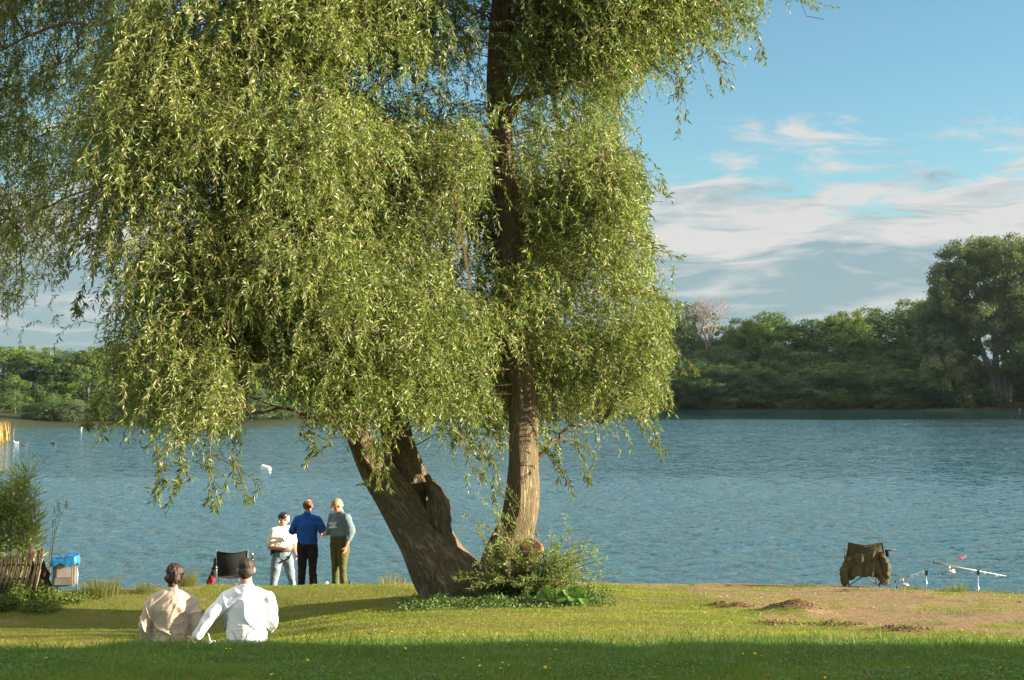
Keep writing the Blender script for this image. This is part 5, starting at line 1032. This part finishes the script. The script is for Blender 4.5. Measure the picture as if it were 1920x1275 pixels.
# a few empties by the men's feet
M_cork2 = simple('white_lid', (.7, .68, .6), .5, .05, 10)
for px_, d_, lb, c_ in [(611, 27.1, 'small white tub on the ground left of the man in the cap', M_wh), (526, 27.3, 'tiny white stake in front of the man in jeans', M_wh)]:
    p = stand_at(px_, d_); a = Acc()
    if px_ == 611: add_tube(a, [(-.03, 0, .15), (.04, 0, .155)], [.022, .024], 14); add_tube(a, [(0, 0, -.02), (0, 0, .13)], .006, 6); nm = 'tub'
    else: add_tube(a, [(0, 0, -.02), (0, 0, .10)], .008, 8); add_tube(a, [(0, 0, .10), (0, 0, .115)], .012, 8); nm = 'stake'
    q = a.obj(nm, c_, None, True); q.location = p; tag(q, lb, nm)
p = stand_at(656, 27.2); q = blob('fishing_reel', [('e', (0, 0, .13), (.028, .025, .055)), ('c', (0, 0, -.02), .007, (0, 0, .1), .007), ('c', (.01, 0, .17), .008, (.02, 0, .21), .005)], .004, M_black, None, 1); q.location = p; tag(q, 'black reel standing on the bank right of the man in the cap', 'reel')
# pink float out on the water
q = blob('pink_float', [('c', (-.09, 0, .02), .026, (.0, 0, .05), .036), ('c', (.0, 0, .05), .036, (.11, .02, .10), .022)], .008, simple('pink_plastic', (.75, .10, .16), .4, .1, 10), None, 2, .01); q.location = WP(1802, 1051); tag(q, 'pink marker float lying on the water beyond the fishing rods', 'float')

# ------------------------------------------------------------------ fence, bin
fy = 24.4; p = PT(40, 1090, fy); e = empty('picket_fence', (p.x, fy, G(p.x, fy)), 0, 'low rustic fence of slanting split palings at the left edge', 'fence'); o0 = e.location.copy()
M_pal = bark_mat('weathered_wood', (.12, .06, .035), (.55, .42, .28), (.62, .50, .36), 14, 1.5, .006)
for i, (bx, tx, tr) in enumerate([(-82, -66, 1046), (-70, -54, 1048), (-57, -42, 1044), (-44, -30, 1047), (-31, -17, 1045), (-18, -5, 1044), (-6, 6, 1045), (3, 15, 1040), (13, 25, 1042), (22, 33, 1040), (31, 43, 1038), (42, 53, 1036), (50, 62, 1034), (61, 73, 1031), (70, 80, 1028)]):
    a = Acc(); P = [PT(bx - 4, 1102, fy), PT((bx + tx) / 2, (1102 + tr) / 2, fy), PT(tx, tr, fy)]; P = [q - o0 for q in P]; add_tube(a, P, [.030, .028, .024], 8, rough=.2, seed=i); a.obj('paling', M_pal, e, True)
for rw in (1058, 1084):
    a = Acc(); add_tube(a, [PT(-110, rw + 6, fy + .06) - o0, PT(0, rw + 2, fy + .06) - o0, PT(78, rw, fy + .06) - o0], .018, 6); a.obj('rail', M_pal, e, True)
a = Acc(); add_tube(a, [PT(60, 1105, fy + .12) - o0, PT(59, 1019, fy + .12) - o0], [.045, .04], 12, rough=.15); a.obj('post', M_pal, e, True)
p = PT(86, 1078, 24.5); q = blob('driftwood', [('c', (-.05, 0, .30), .05, (.0, 0, .10), .07), ('c', (.0, 0, .10), .07, (.05, 0, -.10), .055)], .010, C_((.05, .03, .02), 'rotten_wood'), None, 2, .06, (16, 16, 20)); q.location = (p.x, 24.5, p.z - .12); tag(q, 'dark rotten log leaning against the end of the wooden fence', 'log')
p = PT(122, 1098, 24.6); bz = G(p.x, 24.6); e = empty('litter_bin', (p.x, 24.6, bz), R(8), 'square metal litter bin lined with a blue bag at the waterside', 'bin'); z0 = p.z - bz
M_bin = simple('dull_metal', (.22, .19, .165), .55, .2, 6, .002, metal=.25); a = Acc()
hb = .46
for s_ in (-1, 1):
    b2 = Acc(); add_tube(b2, [(s_ * .205, -.02, -.15), (s_ * .205, -.02, z0 + hb + .06)], .011, 8); b2.obj('post', M_steel, e, True)
add_box(a, (0, 0, z0 + hb / 2 + .0), (.36, .32, hb), bevel=.10); a.obj('container', M_bin, e)
a = Acc(); add_box(a, (0, -.164, z0 + .26), (.23, .008, .20), bevel=.3); a.obj('notice_plate', simple('faded_sticker', (.33, .28, .23), .6, .2, 6), e)
def bag(u, v):        # a liner folded over the rim, hanging down outside
    th = u * 2 * math.pi; c, s = math.cos(th), math.sin(th); k = .2 / max(abs(c), abs(s) * 1.1) * (1 + .0 * v); k = min(k, .245)
    w_ = .5 + .5 * math.sin(th * 11 + v * 4) * math.sin(th * 4 + 1)
    if v < .45: q = v / .45; return (k * c * q * 1.03, k * s * q, z0 + hb + .055 * (1 - (1 - q) ** 2) * .6 + .02 * math.sin(th * 3 + 5 * q) * q + .03 * q * (c > .1) + .014 * math.sin(q * 9 + th * 5))
    q = (v - .45) / .55; f = 1.03 + .10 * math.sin(q * math.pi * .7) + .035 * w_ * q; return (k * c * f, k * s * f, z0 + hb + .035 + .03 * (c > .1) * (1 - q) - q * (.12 + .03 * math.sin(th * 5 + 1)) + .02 * math.sin(th * 3 + 5) * (1 - q))
a = Acc(); cloth_sheet(a, bag, 97, 26, .005); a.obj('bin_bag', simple('blue_plastic', (.015, .19, .40), .4, .12, 8, spec=.5), e, True)

# ------------------------------------------------------------------ on the lake
def duck(px, row, rz, label, s=1.0):
    e = empty('duck', WP(px, row), rz, label, 'duck', None); e.scale = (s,) * 3
    blob('body', [('s', (-.14, 0, .05), (.10, .09, .07), (.08, 0, .05), (.13, .10, .08)), ('c', (-.2, 0, .09), .03, (-.29, 0, .13), .012), ('c', (.15, 0, .08), .045, (.19, 0, .20), .032), ('e', (.205, 0, .225), (.048, .038, .038))], .012, simple('duck_plumage', (.07, .055, .045), .7, .4, 12), e, 2)
    a = Acc(); add_tube(a, [(.24, 0, .22), (.30, 0, .212)], [.016, .009], 8); a.obj('bill', simple('duck_bill', (.45, .30, .08), .5), e, True); return e
duck(100, 833, R(150), 'dark duck swimming on the left part of the lake, nearest the twigs', 1.15); duck(46, 836, R(20), 'dark duck close to the reed bed, right of the pale one', .9)
d3 = duck(30, 831, R(200), 'pale duck right beside the golden reed bed', .8)
for c_ in d3.children:
    if c_.name.startswith('body'): c_.data.materials[0] = simple('white_plumage', (.65, .63, .6), .7, .1, 10)
a = Acc(); V = np.array([(-.28, -.16, -.05), (.28, -.13, -.05), (.28, .13, -.05), (-.28, .16, -.05), (-.20, -.15, .25), (.26, -.12, .13), (.26, .12, .13), (-.20, .15, .25)])
bm = bmesh.new(); vs = [bm.verts.new(v) for v in V]
for f in [(3, 2, 1, 0), (4, 5, 6, 7), (0, 1, 5, 4), (1, 2, 6, 5), (2, 3, 7, 6), (3, 0, 4, 7)]: bm.faces.new([vs[k] for k in f])
bmesh.ops.bevel(bm, geom=bm.edges[:], offset=.035, segments=3, affect='EDGES'); me = bpy.data.meshes.new('buoy'); bm.to_mesh(me); bm.free()
q = link('buoy', me, None, [simple('white_float_plastic', (.80, .77, .70), .6, .12, 5)]); q.location = WP(498, 880); q.rotation_euler = (0, 0, R(-12)); tag(q, 'big white block-shaped buoy floating on the lake left of the willow trunk', 'buoy')
q = blob('buoy', [('e', (0, 0, .06), (.13, .13, .12)), ('c', (0, 0, .1), .03, (0, 0, .22), .02)], .02, simple('white_float_far', (.85, .85, .82), .5, .05, 5), None, 2); q.location = WP(152, 800); tag(q, 'tiny white buoy far off near the left shore', 'buoy')
# far right bank: angler and tackle
p = PT(1912, 756, 214); pz = G(p.x, 214)
J = standing(.10, .19); e = person('distant person in blue-grey clothes standing on the far right shore under the big willow', (p.x, 214, pz), R(100), J, C_((.10, .13, .2), 'dull_blue_cloth'), C_((.03, .03, .06), 'navy_cloth'), M_skin, hair=(HB(), M_hair3), sleeve=.9, voxel=.02, seed=5)
for px_, dd, hh, lb, cc in [(1855, 213.5, .8, 'pale box standing at the water edge on the far right shore', (.5, .56, .56)), (1903, 213.0, .55, 'white bucket beside the distant angler', (.75, .77, .78))]:
    p = PT(px_, 762, dd); a = Acc()
    if hh > .6: add_box(a, (0, 0, hh / 2), (.8, .5, hh), bevel=.06); add_box(a, (0, 0, hh + .03), (.86, .56, .08), bevel=.2); nm = 'storage_box'
    else: add_tube(a, [(0, 0, 0), (0, 0, hh), (0, 0, hh + .03)], [.2, .26, .28], 16); nm = 'bucket'
    q = a.obj(nm, simple(nm + '_plastic', cc, .6, .1, 4)); q.location = (p.x, dd, G(p.x, dd) - .02); tag(q, lb, nm.split('_')[-1])

# ------------------------------------------------------------------ thin summer haze over the lake
bm = bmesh.new(); bmesh.ops.create_cube(bm, size=1)
for v in bm.verts: v.co = Vector((v.co.x * 700, v.co.y * 700 + 200, -3.0 if v.co.z < 0 else 34.0))
me = bpy.data.meshes.new('haze'); bm.to_mesh(me); bm.free()
m = bpy.data.materials.new('haze'); m.use_nodes = True; t = NT(m.node_tree); t.n.clear(); o = t.add('ShaderNodeOutputMaterial'); pv = t.add('ShaderNodeVolumePrincipled')
pv.inputs['Color'].default_value = (.70, .88, 1.0, 1); pv.inputs['Density'].default_value = .00005; t.l.new(pv.outputs[0], o.inputs['Volume'])
tag(link('haze', me, None, [m]), 'faint blue haze between the near bank and the far wood', 'haze', kind='stuff')
